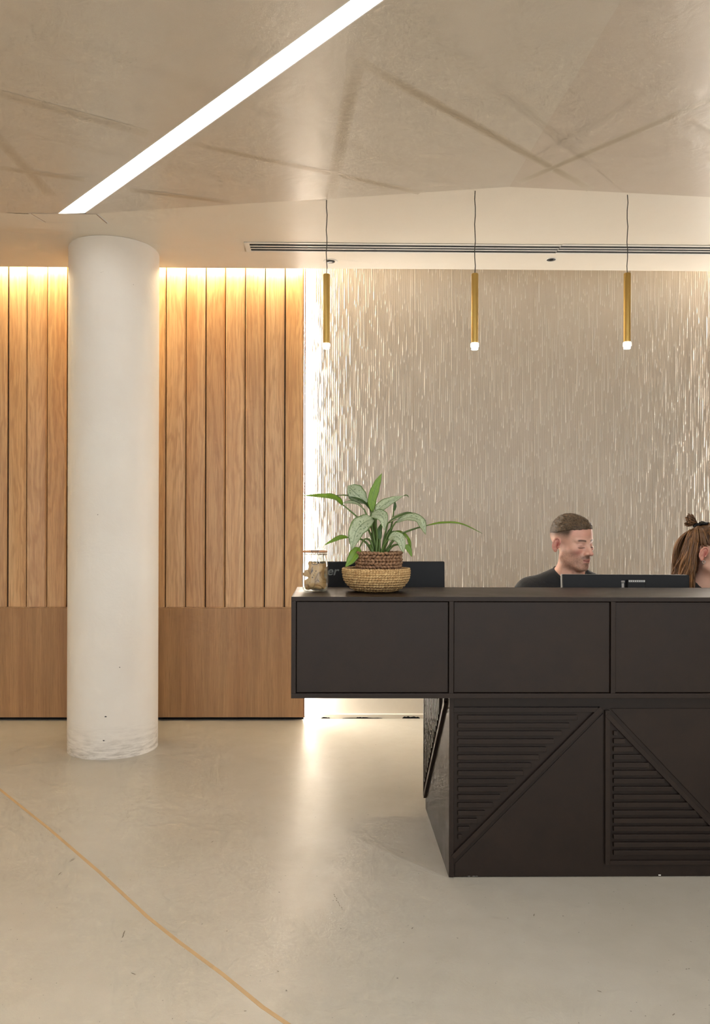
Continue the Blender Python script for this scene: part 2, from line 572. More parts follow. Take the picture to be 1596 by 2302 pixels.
# access panel flush in the soffit
q = [at_z(x, y, ZC - .001) for x, y in ((62, 479), (222, 481), (247, 503), (98, 500))]
cx = sum(q, Vector()) / 4
mb = MB()
mb.add([*q, *[cx + (p - cx) * .93 for p in q]], [(0, 1, 5, 4), (1, 2, 6, 5), (2, 3, 7, 6), (3, 0, 4, 7)])
ap = mb.build('access_panel', M['trim'], ceil, label='flush square access panel frame in the soffit')
mb = MB()
r = [cx + (p - cx) * .91 - Vector((0, 0, .0008)) for p in q]
r2 = [p + Vector((0, 0, .004)) for p in r]
mb.add(r2 + r, [(4, 5, 6, 7), (0, 4, 7, 3), (0, 1, 5, 4), (1, 2, 6, 5), (2, 3, 7, 6)])
mb.build('panel_leaf', M['soffit'], ap)
r = [cx + (p - cx) * .935 - Vector((0, 0, .0004)) for p in q]
r2 = [cx + (p - cx) * .908 - Vector((0, 0, .0004)) for p in q]
MB().add(r + r2, [(0, 1, 5, 4), (1, 2, 6, 5), (2, 3, 7, 6), (3, 0, 4, 7)]).build('panel_gap', M['edge'], ap)

# ---- polished plaster facets in front of the fold, split by the recessed light
e0, e1 = at_z(122, 484, ZC), at_z(190, 481.5, ZC)          # far end of the strip
n0, n1 = at_z(785, 0, ZC), at_z(866, 0, ZC)
def ext(a, b, y):
    return a + (b - a) * ((y - a.y) / (b.y - a.y))
g0, g1 = ext(e0, n0, 1.75), ext(e1, n1, 1.75)
z3 = lambda p, z: Vector((p.x, p.y, z))
D = FP[5]
K = ext(D, at_z(1385, 20, ZC), -3.2)
K2 = Vector((XR, YN, ZC))
fac = MB()
fac.add([FP[0], FP[1], e0, g0, Vector((g0.x, YN, ZC)), Vector((XL, YN, ZC))], [(0, 1, 2, 3, 4, 5)])
fa = fac.build('plaster_facet', M['plaster'], ceil, label='polished beige plaster ceiling facet')
fac = MB().add([e1, FP[3], FP[4], D, K, Vector((g0.x, YN, ZC)), g0, g1], [(0, 1, 2, 3, 4, 5, 6, 7)])
fac.build('plaster_facet', M['plaster'], ceil)
fac = MB().add([D, FP[6], FP[7], K2, K], [(0, 1, 2, 3, 4)])
fac.build('plaster_facet', M['plaster_shaded'], ceil, label='polished beige plaster ceiling facet on the right')
MB().box(XL, XR, YN, 5.4, 3.05, 3.12).build('slab', M['white'], ceil)
# soft shadow bands on the ceiling, painted as darker feathered strips
t = NT('shade_plaster')
at = t.n('ShaderNodeAttribute', attribute_name='shade_band')
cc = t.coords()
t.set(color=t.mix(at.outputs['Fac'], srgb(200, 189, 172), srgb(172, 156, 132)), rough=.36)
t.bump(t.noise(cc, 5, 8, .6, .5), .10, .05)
M['shade_band'] = t.m
BAND_N = [0]
def shade_band(pa, pb, w, s=1.0):
    BAND_N[0] += 1
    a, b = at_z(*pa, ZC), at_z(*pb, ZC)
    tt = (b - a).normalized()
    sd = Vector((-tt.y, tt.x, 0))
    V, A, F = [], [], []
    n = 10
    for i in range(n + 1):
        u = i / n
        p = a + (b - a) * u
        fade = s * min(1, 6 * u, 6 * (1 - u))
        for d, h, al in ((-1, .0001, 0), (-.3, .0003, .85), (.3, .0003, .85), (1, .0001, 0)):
            V.append(p + sd * (w * d) - Vector((0, 0, h + .0001 * BAND_N[0])))
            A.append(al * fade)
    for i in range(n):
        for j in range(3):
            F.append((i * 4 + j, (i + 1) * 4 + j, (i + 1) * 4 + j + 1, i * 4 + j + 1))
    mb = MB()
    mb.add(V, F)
    o = mb.build('shade_strip', M['shade_band'], ceil, smooth=True)
    q = o.data.attributes.new('shade_band', 'FLOAT', 'POINT')
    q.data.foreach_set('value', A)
shade_band((800, 135), (1330, 426), .026)
shade_band((1165, 411), (1640, 205), .026)
shade_band((425, 322), (945, 433), .022)
shade_band((742, 446), (800, 150), .03, .7)
shade_band((-10, 305), (115, 440), .03, .5)
shade_band((0, 378), (190, 404), .022, .6)
shade_band((292, 427), (516, 455), .022, .9)
shade_band((-40, 200), (330, 300), .03, .4)

# recessed linear lights: the one in view, and unseen ones added to light the lobby
up = Vector((0, 0, .045))
def ins(a, b, k):
    return a + (b - a) * k
def linear_light(e0, e1, g0, g1, mat, label, drop=0.0):
    d_ = Vector((0, 0, -drop))
    e0, e1, g0, g1 = e0 + d_, e1 + d_, g0 + d_, g1 + d_
    rl = thing('linear_light', label, 'light', (e0 + e1) / 2, 'recessed linear ceiling lights')
    MB().add([ins(e0, e1, .05) + up * .35, ins(e1, e0, .05) + up * .35, ins(g1, g0, .05) + up * .35, ins(g0, g1, .05) + up * .35], [(0, 1, 2, 3)]).build('diffuser', mat, rl)
    for (a, b, s) in ((e0, g0, 1), (e1, g1, -1)):
        a2, b2 = a + (e1 - e0) * .055 * s, b + (g1 - g0) * .055 * s
        MB().add([a, b, b2, a2, a + up, b + up, b2 + up, a2 + up], [(0, 3, 2, 1), (4, 5, 6, 7), (0, 1, 5, 4), (3, 7, 6, 2)]).build('side_rail', M['trim'], rl)
    a2, b2 = e0 + (g0 - e0) * .008, e1 + (g1 - e1) * .008
    MB().add([e0, e1, b2, a2, e0 + up, e1 + up, b2 + up, a2 + up], [(0, 1, 2, 3), (0, 4, 5, 1), (3, 2, 6, 7)]).build('end_cap', M['trim'], rl)
linear_light(e0, e1, g0, g1, M['strip'], 'long recessed white strip light running diagonally across the ceiling')
M['room_fill'] = emit('fill_diffuser', LED_COOL, P_FILL)
for q, (x, y, L) in enumerate(((-2.6, 1.2, 2.6), (-.6, .9, 2.8), (1.6, 1.4, 3.0), (-2.9, -1.2, 2.4), (.4, -1.0, 2.6))):
    dv = (g0 - e0).normalized()
    a = Vector((x, y, ZC))
    b = a + dv * L
    w_ = Vector((.16, 0, 0))
    linear_light(a, a + w_, b, b + w_, M['room_fill'], ['added unseen strip light over the left of the lobby', 'added unseen strip light just behind the viewer', 'added unseen strip light over the right of the lobby', 'added unseen strip light at the rear left of the lobby', 'added unseen strip light at the rear of the lobby'][q], .046)

# ---- slot diffusers
def slot_vent(xa, xb, ya, yb, label, end=True):
    v = thing('slot_vent', label, 'vent', ((xa + xb) / 2, (ya + yb) / 2, ZC), 'linear ceiling vents')
    z0, z1 = ZC - .004, ZC - .0003
    MB().box(xa, xb, ya, yb, ZC - .0012, ZC - .0004).build('throat', M['gap'], v)
    n = 3
    fr = .018
    MB().box(xa, xb, ya, ya + fr, z0, z1).build('flange', M['trim'], v)
    MB().box(xa, xb, yb - fr, yb, z0, z1).build('flange', M['trim'], v)
    if end:
        MB().box(xa, xa + fr * 1.6, ya + fr, yb - fr, z0, z1).build('end_plate', M['trim'], v)
    w = (yb - ya - 2 * fr) / n
    for i in range(1, n):
        yy = ya + fr + w * i
        MB().box(xa + (fr * 1.6 if end else 0), xb, yy - w * .16, yy + w * .16, z0, z1).build('blade', M['trim'], v)
y1 = at_z(560, 544, ZC).y
y2 = at_z(560, 565, ZC).y
x1 = at_z(551, 554, ZC).x
x2 = at_z(1262, 551, ZC).x
slot_vent(x1, x2 - .001, y1, y2, 'linear slot vent in the soffit above the left two pendants')
slot_vent(x2 + .001, XE + .4, y1 - .008, y2 - .008, 'linear slot vent in the soffit running out of frame on the right', False)
# ---- small recessed spots
def spot(px, py, r, rim, label, z=ZC):
    p = at_z(px, py, z)
    s = thing('recessed_spot', label, 'light', p)
    MB().ring((p.x, p.y, p.z - .0005), rim, .0035, 32, 6).build('rim', M['trim'], s, smooth=True)
    MB().lathe([(r, -.0035), (r * .8, -.003), (r * .55, -.001)], 28, p).build('baffle', M['dkgrey'], s, smooth=True)
    MB().lathe([(r * .5, -.0045), (r * .42, -.0055), (.001, -.006)], 20, p).build('lens', M['silver'] if rim > .03 else M['black'], s, smooth=True)
spot(743, 587.5, .026, .040, 'recessed ceiling spot with white rim beside the left pendant cable')
spot(1239, 583, .027, .028, 'small dark recessed ceiling spot between the middle and right pendants')

# ---- column
tL, tR = at_z(150, 1690, 0), at_z(355, 1668, 0)
cyl_y = at_z(238, 1708.5, 0).y
rc = .0
cl, cr = (150 - PPX) / FPX, (355 - PPX) / FPX
def solve_col():
    # cylinder tangent to the two sight lines, its near side at the lowest pixel
    dl = ray(151.5, 1250); dl = Vector((dl.x, dl.y)).normalized()
    dr = ray(356.5, 1250); dr = Vector((dr.x, dr.y)).normalized()
    mid = (dl + dr).normalized()
    half = math.acos(max(-1, min(1, dl.dot(dr)))) / 2
    D = 4.0
    for _ in range(60):
        r = D * math.sin(half)
        yn = (mid * D).y - r
        D += (cyl_y - yn) * .7
    return mid * D, D * math.sin(half)
cc2, rc = solve_col()
t = NT('column_paint')
c = t.coords()
a = t.noise(c, 1.6, 6, .6)
col = t.mix(t.ramp(a, [(.3, 0), (.7, 1)]), srgb(231, 225, 216), srgb(224, 214, 202))
sx = t.n('ShaderNodeSeparateXYZ')
t.l(c, sx.inputs[0])
sc = t.noise(t.coords((7, 7, 16)), 1.8, 5, .75, 1.5)
col = t.mix(t.ramp(sc, [(.705, 0), (.73, .75)]), col, srgb(120, 108, 96))
low = t.math('MULTIPLY', t.ramp(sx.outputs[2], [(.0, 1), (.10, .35), (.2, 0)]), t.ramp(t.noise(t.coords((4, 4, 24)), 2.5, 6, .7), [(.42, 0), (.66, .8)]))
col = t.mix(low, col, srgb(150, 136, 120))
t.set(color=col, rough=.6)
t.bump(t.noise(c, 6, 8, .6, .4), .12, .03)
M['column'] = t.m
n = 96
cm = MB().lathe([(rc * 1.002, 0), (rc, .004), (rc, 1.0), (rc, 2.0), (rc, ZC - .001)], n, (cc2.x, cc2.y, 0)).build('column', M['column'])
soften(struct(cm, 'round white-painted concrete column with scuff marks near its foot'), 50)
mb = MB()
for (px, py, s) in ((237, 1611, .008), (233, 1665, .009), (269, 1500, .006), (220, 1157, .004), (300, 640, .003)):
    d = ray(px, py)
    # hit the cylinder
    A = d.x ** 2 + d.y ** 2; B = -2 * (d.x * cc2.x + d.y * cc2.y); C = cc2.x ** 2 + cc2.y ** 2 - (rc + .0004) ** 2
    k = (-B - math.sqrt(B * B - 4 * A * C)) / (2 * A)
    p = CAML + d * k
    nn = Vector((p.x - cc2.x, p.y - cc2.y, 0)).normalized()
    tt = Vector((-nn.y, nn.x, 0))
    vs = []
    for i in range(7):
        a = 2 * math.pi * i / 7
        rr = s * random.uniform(.4, 1)
        vs.append(p + tt * math.cos(a) * rr + Vector((0, 0, math.sin(a) * rr * .6)) + nn * .0002)
    MB().add([p + nn * .0004] + vs, [(0, i + 1, (i + 1) % 7 + 1) for i in range(7)]).build('chip', M['dkgrey'], cm)

# ---- pendants
pend = None
def pendant(px, ytop, py0, py1, pyb, label):
    top = at_z(px, ytop, ZC)
    y = top.y + .015
    a, b = at_y(px - .5, py0, y), at_y(px - 1, py1, y)
    e = at_y(px - 1, pyb, y)
    x = a.x
    o = thing('pendant_lamp', label, 'lamp', (x, y, e.z), 'brass pendant lamps above the desk')
    ca = [Vector((x + .0022 * math.sin(k * 1.9 + px), y, a.z + (ZC - a.z) * k / 10)) for k in range(11)]
    MB().tube(ca, .0021, 8).build('cable', M['cable'], o, smooth=True)
    r = .0165
    soften(MB().lathe([(r * .35, a.z + .004), (r * .9, a.z + .003), (r, a.z), (r, b.z + .004), (r * .95, b.z)], 32, (x, y, 0)).build('tube', M['brass'], o))
    soften(MB().lathe([(r * .98, b.z - .0005), (r * 1.12, b.z - .003), (r * 1.12, e.z + .012), (r * .8, e.z + .009), (r * .8, e.z + .006), (r * 1.0, e.z + .004), (r * .9, e.z), (.002, e.z - .001)], 28, (x, y, 0)).build('lens', M['lens'], o))
pendant(734.5, 447, 618, 772, 784, 'brass tube pendant lamp on the left, nearest the oak planks')
pendant(1068, 426, 617, 771, 786, 'brass tube pendant lamp in the middle of the three')
pendant(1410.5, 435, 616, 769, 784, 'brass tube pendant lamp on the right, above the seated man')
# ================================================================== RECEPTION DESK
YF, YB, YBK = 2.73, 2.79, 3.20      # upper box front, base front, upper box back
ST = M['steel']
fx = lambda px, py=1450, y=YF: at_y(px, py, y).x
fz = lambda py, px=1000, y=YF: at_y(px, py, y).z
X0 = fx(654.5)
ZTOP, ZBOT = fz(1342), fz(1570)
XD = 2.35
desk = thing('reception_desk', 'dark blackened-steel reception desk with panelled top and slatted triangular relief base', 'desk', ((X0 + XD) / 2, 3.0, 0))
MB().box(X0 + .003, XD - .003, YF + .020, YBK - .003, ZBOT + .003, ZTOP - .018).build('upper_body', ST, desk)
MB().box(X0, XD, YF, YBK, ZTOP - .016, ZTOP).build('counter_top', ST, desk, bevel=.0015, label='flat dark steel counter top')
MB().box(X0, XD, YF, YF + .03, ZBOT, ZBOT + .017).build('bottom_rail', ST, desk, bevel=.001)
fw = .0165
z0, z1 = ZBOT + .0172, ZTOP - .0162
st_x = [X0, fx(1009.5), fx(1373.5)]
st_x.append(2 * st_x[2] - st_x[1])
st_x.append(XD - fw)
for x in st_x:
    MB().box(x, x + fw, YF + .0004, YF + .03, z0, z1).build('stile', ST, desk, bevel=.001)
for a, b in zip(st_x[:-1], st_x[1:]):
    if b - a - fw > .02:
        MB().box(a + fw + .0015, b - .0015, YF + .0085, YF + .02, z0 + .0015, z1 - .0015).build('front_panel', ST, desk, bevel=.002)
# work surface behind the counter
MB().box(X0 + .01, XD, YBK - .002, 3.78, .70, .725).build('work_surface', M['dkgrey'], desk, bevel=.002)

# ---- base, front
bx = lambda px, py: at_y(px, py, YB)
BX0 = bx(1009, 1780).x
BXE = XD - .12
ZBT = ZBOT - .0005
TH = .02
base = MB().box(BX0, BXE, YB, YB + .09, .002, ZBT).build('base_front', ST, desk)
pr = .011
def bar(p, q, w, name='frame_bar', parent=base, mat=ST, side=0.0, depth=pr):
    """flat bar on the front face between (x,z) points, w wide, shifted to one side of the line"""
    p, q = Vector(p), Vector(q)
    t = (q - p).normalized()
    n = Vector((-t.y, t.x))
    a, b = n * (w * (side - .5)), n * (w * (side + .5))
    poly = [p + a, q + a, q + b, p + b]
    return MB().prism_y(poly, YB - depth, YB + .001).build(name, mat, parent, bevel=.0008)
def xz(px, py):
    v = bx(px, py)
    return (v.x, v.z)
# outer edging of the base
MB().box(BX0, BX0 + .017, YB - .007, YB + .001, .004, ZBT).build('corner_strip', ST, base, bevel=.001)
sl = lambda px0, px1, py: (xz(px0, py), xz(px1, py))
def slat_set(y0, dy, xl, xr0, dxr, n, xmax=None):
    for k in range(n):
        py = y0 + dy * k
        xr = xr0 + dxr * k
        a, b = bx(xl, py), bx(min(xr, xmax) if xmax else xr, py)
        h = .0083
        MB().box(a.x, b.x, YB - .0105, YB + .001, a.z - h, a.z + h).build('slat', ST, base, bevel=.001)
slat_set(1612, 17.85, 1028.5, 1296, -17.25, 16)
bw = .0175
# module 1: triangle with its right angle at the top left
TL, TR, BL = xz(1023, 1589), xz(1356, 1589), xz(1021, 1929)
bar((TL[0] - .006, TL[1]), (TR[0] - .022, TR[1]), bw, side=-.5)
bar(BL, (TR[0] - .004, TR[1] - .010), bw, side=.5, depth=.0122)
# plain triangular plate under the diagonal
MB().prism_y([(BL[0] + .002, .006), (TR[0] - .001, .006), (TR[0] - .001, TR[1] - .022), (BL[0] + .002, BL[1] - .020)], YB - .004, YB + .001).build('plain_plate', ST, base, bevel=.0008)
# module 2: triangle with its right angle at the bottom left
A, B2 = xz(1358.5, 1593), xz(1358.5, 1942)
L = A[1] - B2[1]
C2 = (A[0] + L * .96, B2[1])
slat_set(1647, 17.85, 1377.5, 1386, 17.65, 16)
bar(B2, (A[0], A[1] - .004), bw, side=-.5)
bar((B2[0] + bw, B2[1]), C2, .015, side=.5)
bar((A[0] + .012, A[1] - .013), C2, bw, side=-.5, depth=.0122)
MB().prism_y([(A[0] + .020, A[1] + .001), (C2[0] - .004, C2[1] + .022), (C2[0] - .004, A[1] + .001)], YB - .004, YB + .001).build('plain_plate', ST, base, bevel=.0008)
# module 3 beyond the frame repeats module 1
m3 = C2[0] + .004
if BXE - m3 > .25:
    wid = BXE - m3 - .01
    bar((m3, A[1]), (m3 + wid, A[1]), bw, side=-.5)
    bar((m3, B2[1]), (m3 + wid, A[1] - .004), bw, side=.5)
    for k in range(16):
        zz = A[1] - .04 - k * .0288
        x1_ = m3 + .02 + (wid - .07) * (1 - (k + 1) / 17.5)
        MB().box(m3 + .02, x1_, YB - .0105, YB + .001, zz - .008, zz + .008).build('slat', ST, base, bevel=.001)
# paint chips on the lower edge
for px in (1052, 1062, 1070, 1480):
    a = bx(px, 1968)
    MB().box(a.x, a.x + random.uniform(.006, .014), YB - .0005, YB, .004, .004 + random.uniform(.002, .005)).build('paint_chip', M['trim'], base)

# ---- base, left side (faces -x)
YE = at_z(953.5, 1818, 0).y
side = MB().box(BX0 + .0005, BX0 + .04, YB + .0905, YE, .002, ZBT).build('base_side', ST, desk)
def sbar(p, q, w, s=0.0, depth=.011, name='frame_bar'):
    p, q = Vector(p), Vector(q)
    t_ = (q - p).normalized()
    n_ = Vector((-t_.y, t_.x))
    a, b = n_ * (w * (s - .5)), n_ * (w * (s + .5))
    MB().prism_x([p + a, q + a, q + b, p + b], BX0 - depth, BX0 + .001).build(name, ST, side, bevel=.0008)
Ap, Bp, Cp = (YB + .055, .628), (YE - .012, .062), (YB + .155, ZBT - .004)
sbar(Bp, Ap, .020)
sbar(Ap, Cp, .020)
MB().box(BX0 - .011, BX0 + .001, YE - .016, YE - .002, .06, ZBT - .002).build('frame_bar', ST, side, bevel=.0008)
for k in range(14):
    y = YE - .045 - k * .0345
    zl = Bp[1] + (Ap[1] - Bp[1]) * (Bp[0] - y) / (Bp[0] - Ap[0]) + .045
    zt = ZBT - .006
    if y < Cp[0] + .03:
        zt = Ap[1] + (Cp[1] - Ap[1]) * (y - Ap[0]) / (Cp[0] - Ap[0]) - .03
    if zt - zl > .01:
        MB().box(BX0 - .0105, BX0 + .001, y - .0085, y + .0085, zl, zt).build('slat', ST, side, bevel=.001)

# ================================================================== MONITORS
def monitor(name, label, c, w, h, yaw, tilt, mats, extras=None):
    """c: centre of the top edge; the back faces the camera"""
    o = thing(name, label, 'monitor', (c.x, c.y, .7255))
    Mx = Matrix.Translation(c - Vector((0, 0, 0))) @ Matrix.Rotation(yaw, 4, 'Z') @ Matrix.Rotation(tilt, 4, 'X')
    def put(mb, nm, mat, parent=o, **kw):
        return mb.xf(Mx).build(nm, mat, parent, **kw)
    put(MB().box(-w / 2, w / 2, -.010, .010, -h, 0), 'back_shell', mats[0], bevel=.003)
    put(MB().box(-w / 2 - .001, w / 2 + .001, .0102, .024, -h - .001, .001), 'bezel', mats[1], bevel=.003)
    put(MB().box(-w / 2 + .012, w / 2 - .012, .0241, .0252, -h + .02, -.012), 'screen', M['black'])
    if extras:
        extras(put, o)
    zb = -(c.z - .7257)
    mb = MB().box(-.028, .028, -.045, -.012, zb + .012, -h * .45)
    mb.xf(Matrix.Translation(c) @ Matrix.Rotation(yaw, 4, 'Z')).build('stand_neck', mats[0], o, bevel=.003)
    mb = MB().lathe([(.105, zb), (.105, zb + .008), (.09, zb + .012)], 32)
    mb.xf(Matrix.Translation(c) @ Matrix.Rotation(yaw, 4, 'Z')).build('stand_base', mats[0], o, smooth=False)
    return o
YM = 3.30
pl, prr = at_y(1265, 1294, YM + .0), at_y(1545, 1289.5, YM - .0)
def ex_man(put, o):
    put(MB().box(.0, .075, -.034, -.0105, -.125, -.021), 'mount_block', M['black'], bevel=.003)
    put(MB().box(.003, .072, -.0345, -.0341, -.032, -.024), 'label_strip', M['silver'])
    for k in range(7):
        put(MB().box(.008 + k * .009, .0105 + k * .009, -.0349, -.0346, -.031, -.025), 'label_mark', M['dkgrey'])
    q = Matrix.Translation((-.014, -.0112, -.030)) @ Matrix.Rotation(R(90), 4, 'X')
    put(MB().ring((-.003, 0, 0), .0032, .0009, 16, 5).xf(q), 'printed_mark', M['trim'])
    put(MB().ring((.004, 0, 0), .0032, .0009, 16, 5).xf(q), 'printed_mark', M['trim'])
    put(MB().box(-.0185, -.0155, -.0116, -.0102, -.060, -.037), 'printed_mark', M['trim'])
    put(MB().box(-.0125, -.0095, -.0116, -.0102, -.060, -.037), 'printed_mark', M['trim'])
cman = (pl + prr) / 2
yawm = math.atan2(-.02, prr.x - pl.x)
monitor('monitor', 'black monitor with silver top edge, seen from behind, in front of the seated man', cman, (prr - pl).length, .31, yawm, R(-4), (M['black'], M['silver']), ex_man)
YA = 3.31
pl2, pr2 = at_y(700, 1257, YA), at_y(1000, 1268, YA)
def ex_acer(put, o):
    cu = bpy.data.curves.new('logo', 'FONT')
    cu.body = 'acer'
    cu.size = .052
    cu.shear = .25
    cu.extrude = .0006
    cu.offset = .0008
    to = bpy.data.objects.new('logo', cu)
    COL.objects.link(to)
    bpy.context.view_layer.update()
    me = bpy.data.meshes.new_from_object(to.evaluated_get(bpy.context.evaluated_depsgraph_get()))
    bpy.data.objects.remove(to, do_unlink=True)
    xs = [v.co.x for v in me.vertices]
    sx_ = .100 / (max(xs) - min(xs))
    mb = MB()
    mb.add([((v.co.x - min(xs)) * sx_, -.0106 - v.co.z, v.co.y) for v in me.vertices], [tuple(reversed(p.vertices)) for p in me.polygons])
    a = at_y(710, 1292, YA)
    mb.v = [(p[0] + (a.x - c_ac.x), p[1], p[2] + (a.z - c_ac.z) + .0) for p in mb.v]
    put(mb, 'logo', M['logo'], label='grey lettering on the monitor back')
c_ac = (pl2 + pr2) / 2
monitor('monitor', 'plain black monitor back with grey lettering behind the jar and plant', c_ac, (pr2 - pl2).length, .30, math.atan2(.035, pr2.x - pl2.x), R(-2), (M['black'], M['black']), ex_acer)

# ================================================================== GLASS JAR WITH BISCUITS
def m_glass():
    t = NT('clear_glass')
    nt = t.t
    gl = t.n('ShaderNodeBsdfGlossy')
    gl.inputs['Roughness'].default_value = .03
    gl.inputs['Color'].default_value = (1, 1, 1, 1)
    tr = t.n('ShaderNodeBsdfTransparent')
    tr.inputs['Color'].default_value = (.955, .97, .955, 1)
    lw = t.n('ShaderNodeLayerWeight')
    lw.inputs['Blend'].default_value = .45
    ms = t.n('ShaderNodeMixShader')
    nz = t.noise(t.coords(), 20, 2)
    t.l(t.math('ADD', t.math('MULTIPLY', lw.outputs['Facing'], .48), t.math('MULTIPLY', nz, .04)), ms.inputs[0])
    t.l(tr.outputs[0], ms.inputs[1])
    t.l(gl.outputs[0], ms.inputs[2])
    t.l(ms.outputs[0], t.out.inputs['Surface'])
    return t.m
M['glass'] = m_glass()
M['rubber'] = plain('orange_rubber', srgb(205, 150, 110), .6)
M['wire'] = plain('steel_wire', (.25, .22, .2), .3, .9)
JY = 2.99
jc = at_y(708, 1329, JY)
jc.z = ZTOP + .0004
K_ = JY / FPX
jar = thing('glass_jar', 'clear clip-top glass jar of bone biscuits on the left end of the counter', 'jar', jc)
JL = lambda prof, n=40, caps=False: MB().lathe([(r, z) for r, z in prof], n, jc, caps)
r0 = 30 * K_
soften(JL([(.002, .003), (r0 * .70, .002), (r0 * .80, .0), (r0 * .90, .006), (r0 * .985, .020), (r0, .035), (r0, .085), (r0 * .985, .105), (r0 * .92, .122), (r0 * .84, .132), (r0 * .83, .137),
          (r0 * .80, .137), (r0 * .81, .131), (r0 * .89, .120), (r0 * .955, .104), (r0 * .97, .085), (r0 * .97, .035), (r0 * .95, .021), (r0 * .86, .009), (.002, .007)]).build('body', M['glass'], jar), 60)
for zz, rr in ((.139, .87), (.1455, .89)):
    MB().ring((jc.x, jc.y, jc.z + zz), r0 * rr, .0022, 40, 8).build('neck_ring', M['glass'], jar, smooth=True)
MB().ring((jc.x, jc.y, jc.z + .1535), r0 * .87, .0034, 40, 8).build('rubber_seal', M['rubber'], jar, smooth=True)
soften(JL([(.002, .158), (r0 * .80, .158), (r0 * .88, .160), (r0 * .88, .164), (r0 * .80, .167), (r0 * .80, .173), (r0 * .76, .176), (.002, .175)]).build('lid', M['glass'], jar), 50)
for zz in (.1425, .1495):
    MB().ring((jc.x, jc.y, jc.z + zz), r0 * .90, .0011, 40, 6).build('wire_band', M['wire'], jar, smooth=True)
yf_ = jc.y - r0 * .93
for s in (-1, 1):
    pts = [(s * .012, .160), (s * .0145, .156), (s * .011, .150), (s * .010, .145), (s * .014, .140), (s * .0145, .132), (s * .012, .120), (s * .0105, .108)]
    MB().tube([(jc.x + x, yf_ - .002, jc.z + z) for x, z in pts], .0012, 6).build('bail_wire', M['wire'], jar, smooth=True)
MB().tube([(jc.x - .0145, yf_ - .002, jc.z + .156), (jc.x + .0145, yf_ - .002, jc.z + .156)], .0012, 6).build('clasp', M['wire'], jar, smooth=True)
MB().tube([(jc.x - .0105, yf_ - .002, jc.z + .108), (jc.x - .006, yf_ - .004, jc.z + .104), (jc.x + .006, yf_ - .004, jc.z + .104), (jc.x + .0105, yf_ - .002, jc.z + .108)], .0014, 6).build('clasp', M['wire'], jar, smooth=True)

def bone_mb(L, w, th):
    n = 64
    out = []
    for i in range(n):
        a = 2 * math.pi * i / n
        # union radius of four lobes and a shaft, sampled radially
        d = Vector((math.cos(a), math.sin(a)))
        best = 0
        for sx_ in (-1, 1):
            for sy in (-1, 1):
                c = Vector((sx_ * L * .40, sy * w * .26))
                rr = w * .33
                b = d.dot(c)
                q = b * b - (c.length_squared - rr * rr)
                if q >= 0:
                    best = max(best, b + math.sqrt(q))
        hx, hy = L * .40, w * .30
        best = max(best, min(hx / max(abs(d.x), 1e-6), hy / max(abs(d.y), 1e-6)))
        out.append(d * best)
    mb = MB()
    v, f = [], []
    lv = [(.86, -.5), (1, -.28), (1, .28), (.86, .5)]
    for k, z in lv:
        v += [(p.x * k, p.y * k, z * th) for p in out]
    for i in range(3):
        f += [(i * n + j, i * n + (j + 1) % n, (i + 1) * n + (j + 1) % n, (i + 1) * n + j) for j in range(n)]
    v += [(0, 0, -.5 * th), (0, 0, .5 * th)]
    f += [(4 * n, (j + 1) % n, j) for j in range(n)] + [(4 * n + 1, 3 * n + j, 3 * n + (j + 1) % n) for j in range(n)]
    return mb.add(v, f)
t = NT('biscuit')
c = t.coords(rnd=5.0)
t.set(color=t.mix(t.ramp(t.noise(c, 60, 5), [(.35, 0), (.7, 1)]), srgb(216, 176, 122), srgb(180, 132, 84)), rough=.7)
t.bump(t.noise(c, 220, 4), .3, .002)
M['biscuit'] = t.m
# (x, depth, z in the jar, in-plane lean, yaw, tip, length)
bones = [(-.004, -.026, .062, 62, 0, 8, .088), (.018, -.006, .046, 125, 14, 10, .056), (-.019, -.004, .055, -40, -10, 6, .056), (.026, .012, .068, 88, 30, 0, .070),
         (-.004, -.014, .018, 4, 5, 60, .062), (.020, -.016, .026, -24, -5, 40, .046), (-.012, .016, .040, 30, 20, 12, .060), (.010, .022, .060, 100, 10, 5, .070), (-.020, .018, .082, 75, -20, 8, .058)]
BL_ = {1: 'short biscuit crossing behind the upright one on its right', 2: 'biscuit sloping down against the left wall of the jar', 3: 'tall biscuit standing against the right wall of the jar',
       4: 'biscuit lying flat at the bottom front of the jar', 5: 'small biscuit lying at the bottom right of the jar', 6: 'tan bone biscuit half hidden at the back of the jar', 7: 'tan bone biscuit half hidden at the back of the jar', 8: 'tan bone biscuit half hidden at the back of the jar'}
bmesh_ = bone_mb(1, .46, .18)
bme = bpy.data.meshes.new('dog_biscuit')
bme.from_pydata(bmesh_.v, [], bmesh_.f)
bme.update()
bme.materials.append(M['biscuit'])
bme.polygons.foreach_set('use_smooth', [True] * len(bme.polygons))
for i, (x, dy, z, lean, yw, tip, L) in enumerate(bones):
    b = bpy.data.objects.new('dog_biscuit', bme)
    COL.objects.link(b)
    mw = Matrix.Translation(jc + Vector((x, dy, z))) @ Matrix.Rotation(R(yw), 4, 'Z') @ Matrix.Rotation(R(90 - tip), 4, 'X') @ Matrix.Rotation(R(lean), 4, 'Z')
    b.matrix_world = mw
    b.scale = (L, L * (1.0 if i else .95), L)
    tag(b, 'bone-shaped biscuit leaning upright at the front of the glass jar' if i == 0 else BL_[i], 'biscuit', 'bone biscuits in the glass jar')
    if i == 0:
        front = b
for u, v, s in ((-.37, .0, .018), (-.12, .0, .03), (.0, .0, .022), (.10, .0, .022), (.2, .0, .03)):
    mk = MB().lathe([(s, .0885), (s * .8, .0925), (.001, .093)], 10, (u, v, 0))
    o = mk.build('stamped_mark', M['soil'])
    o.parent = front
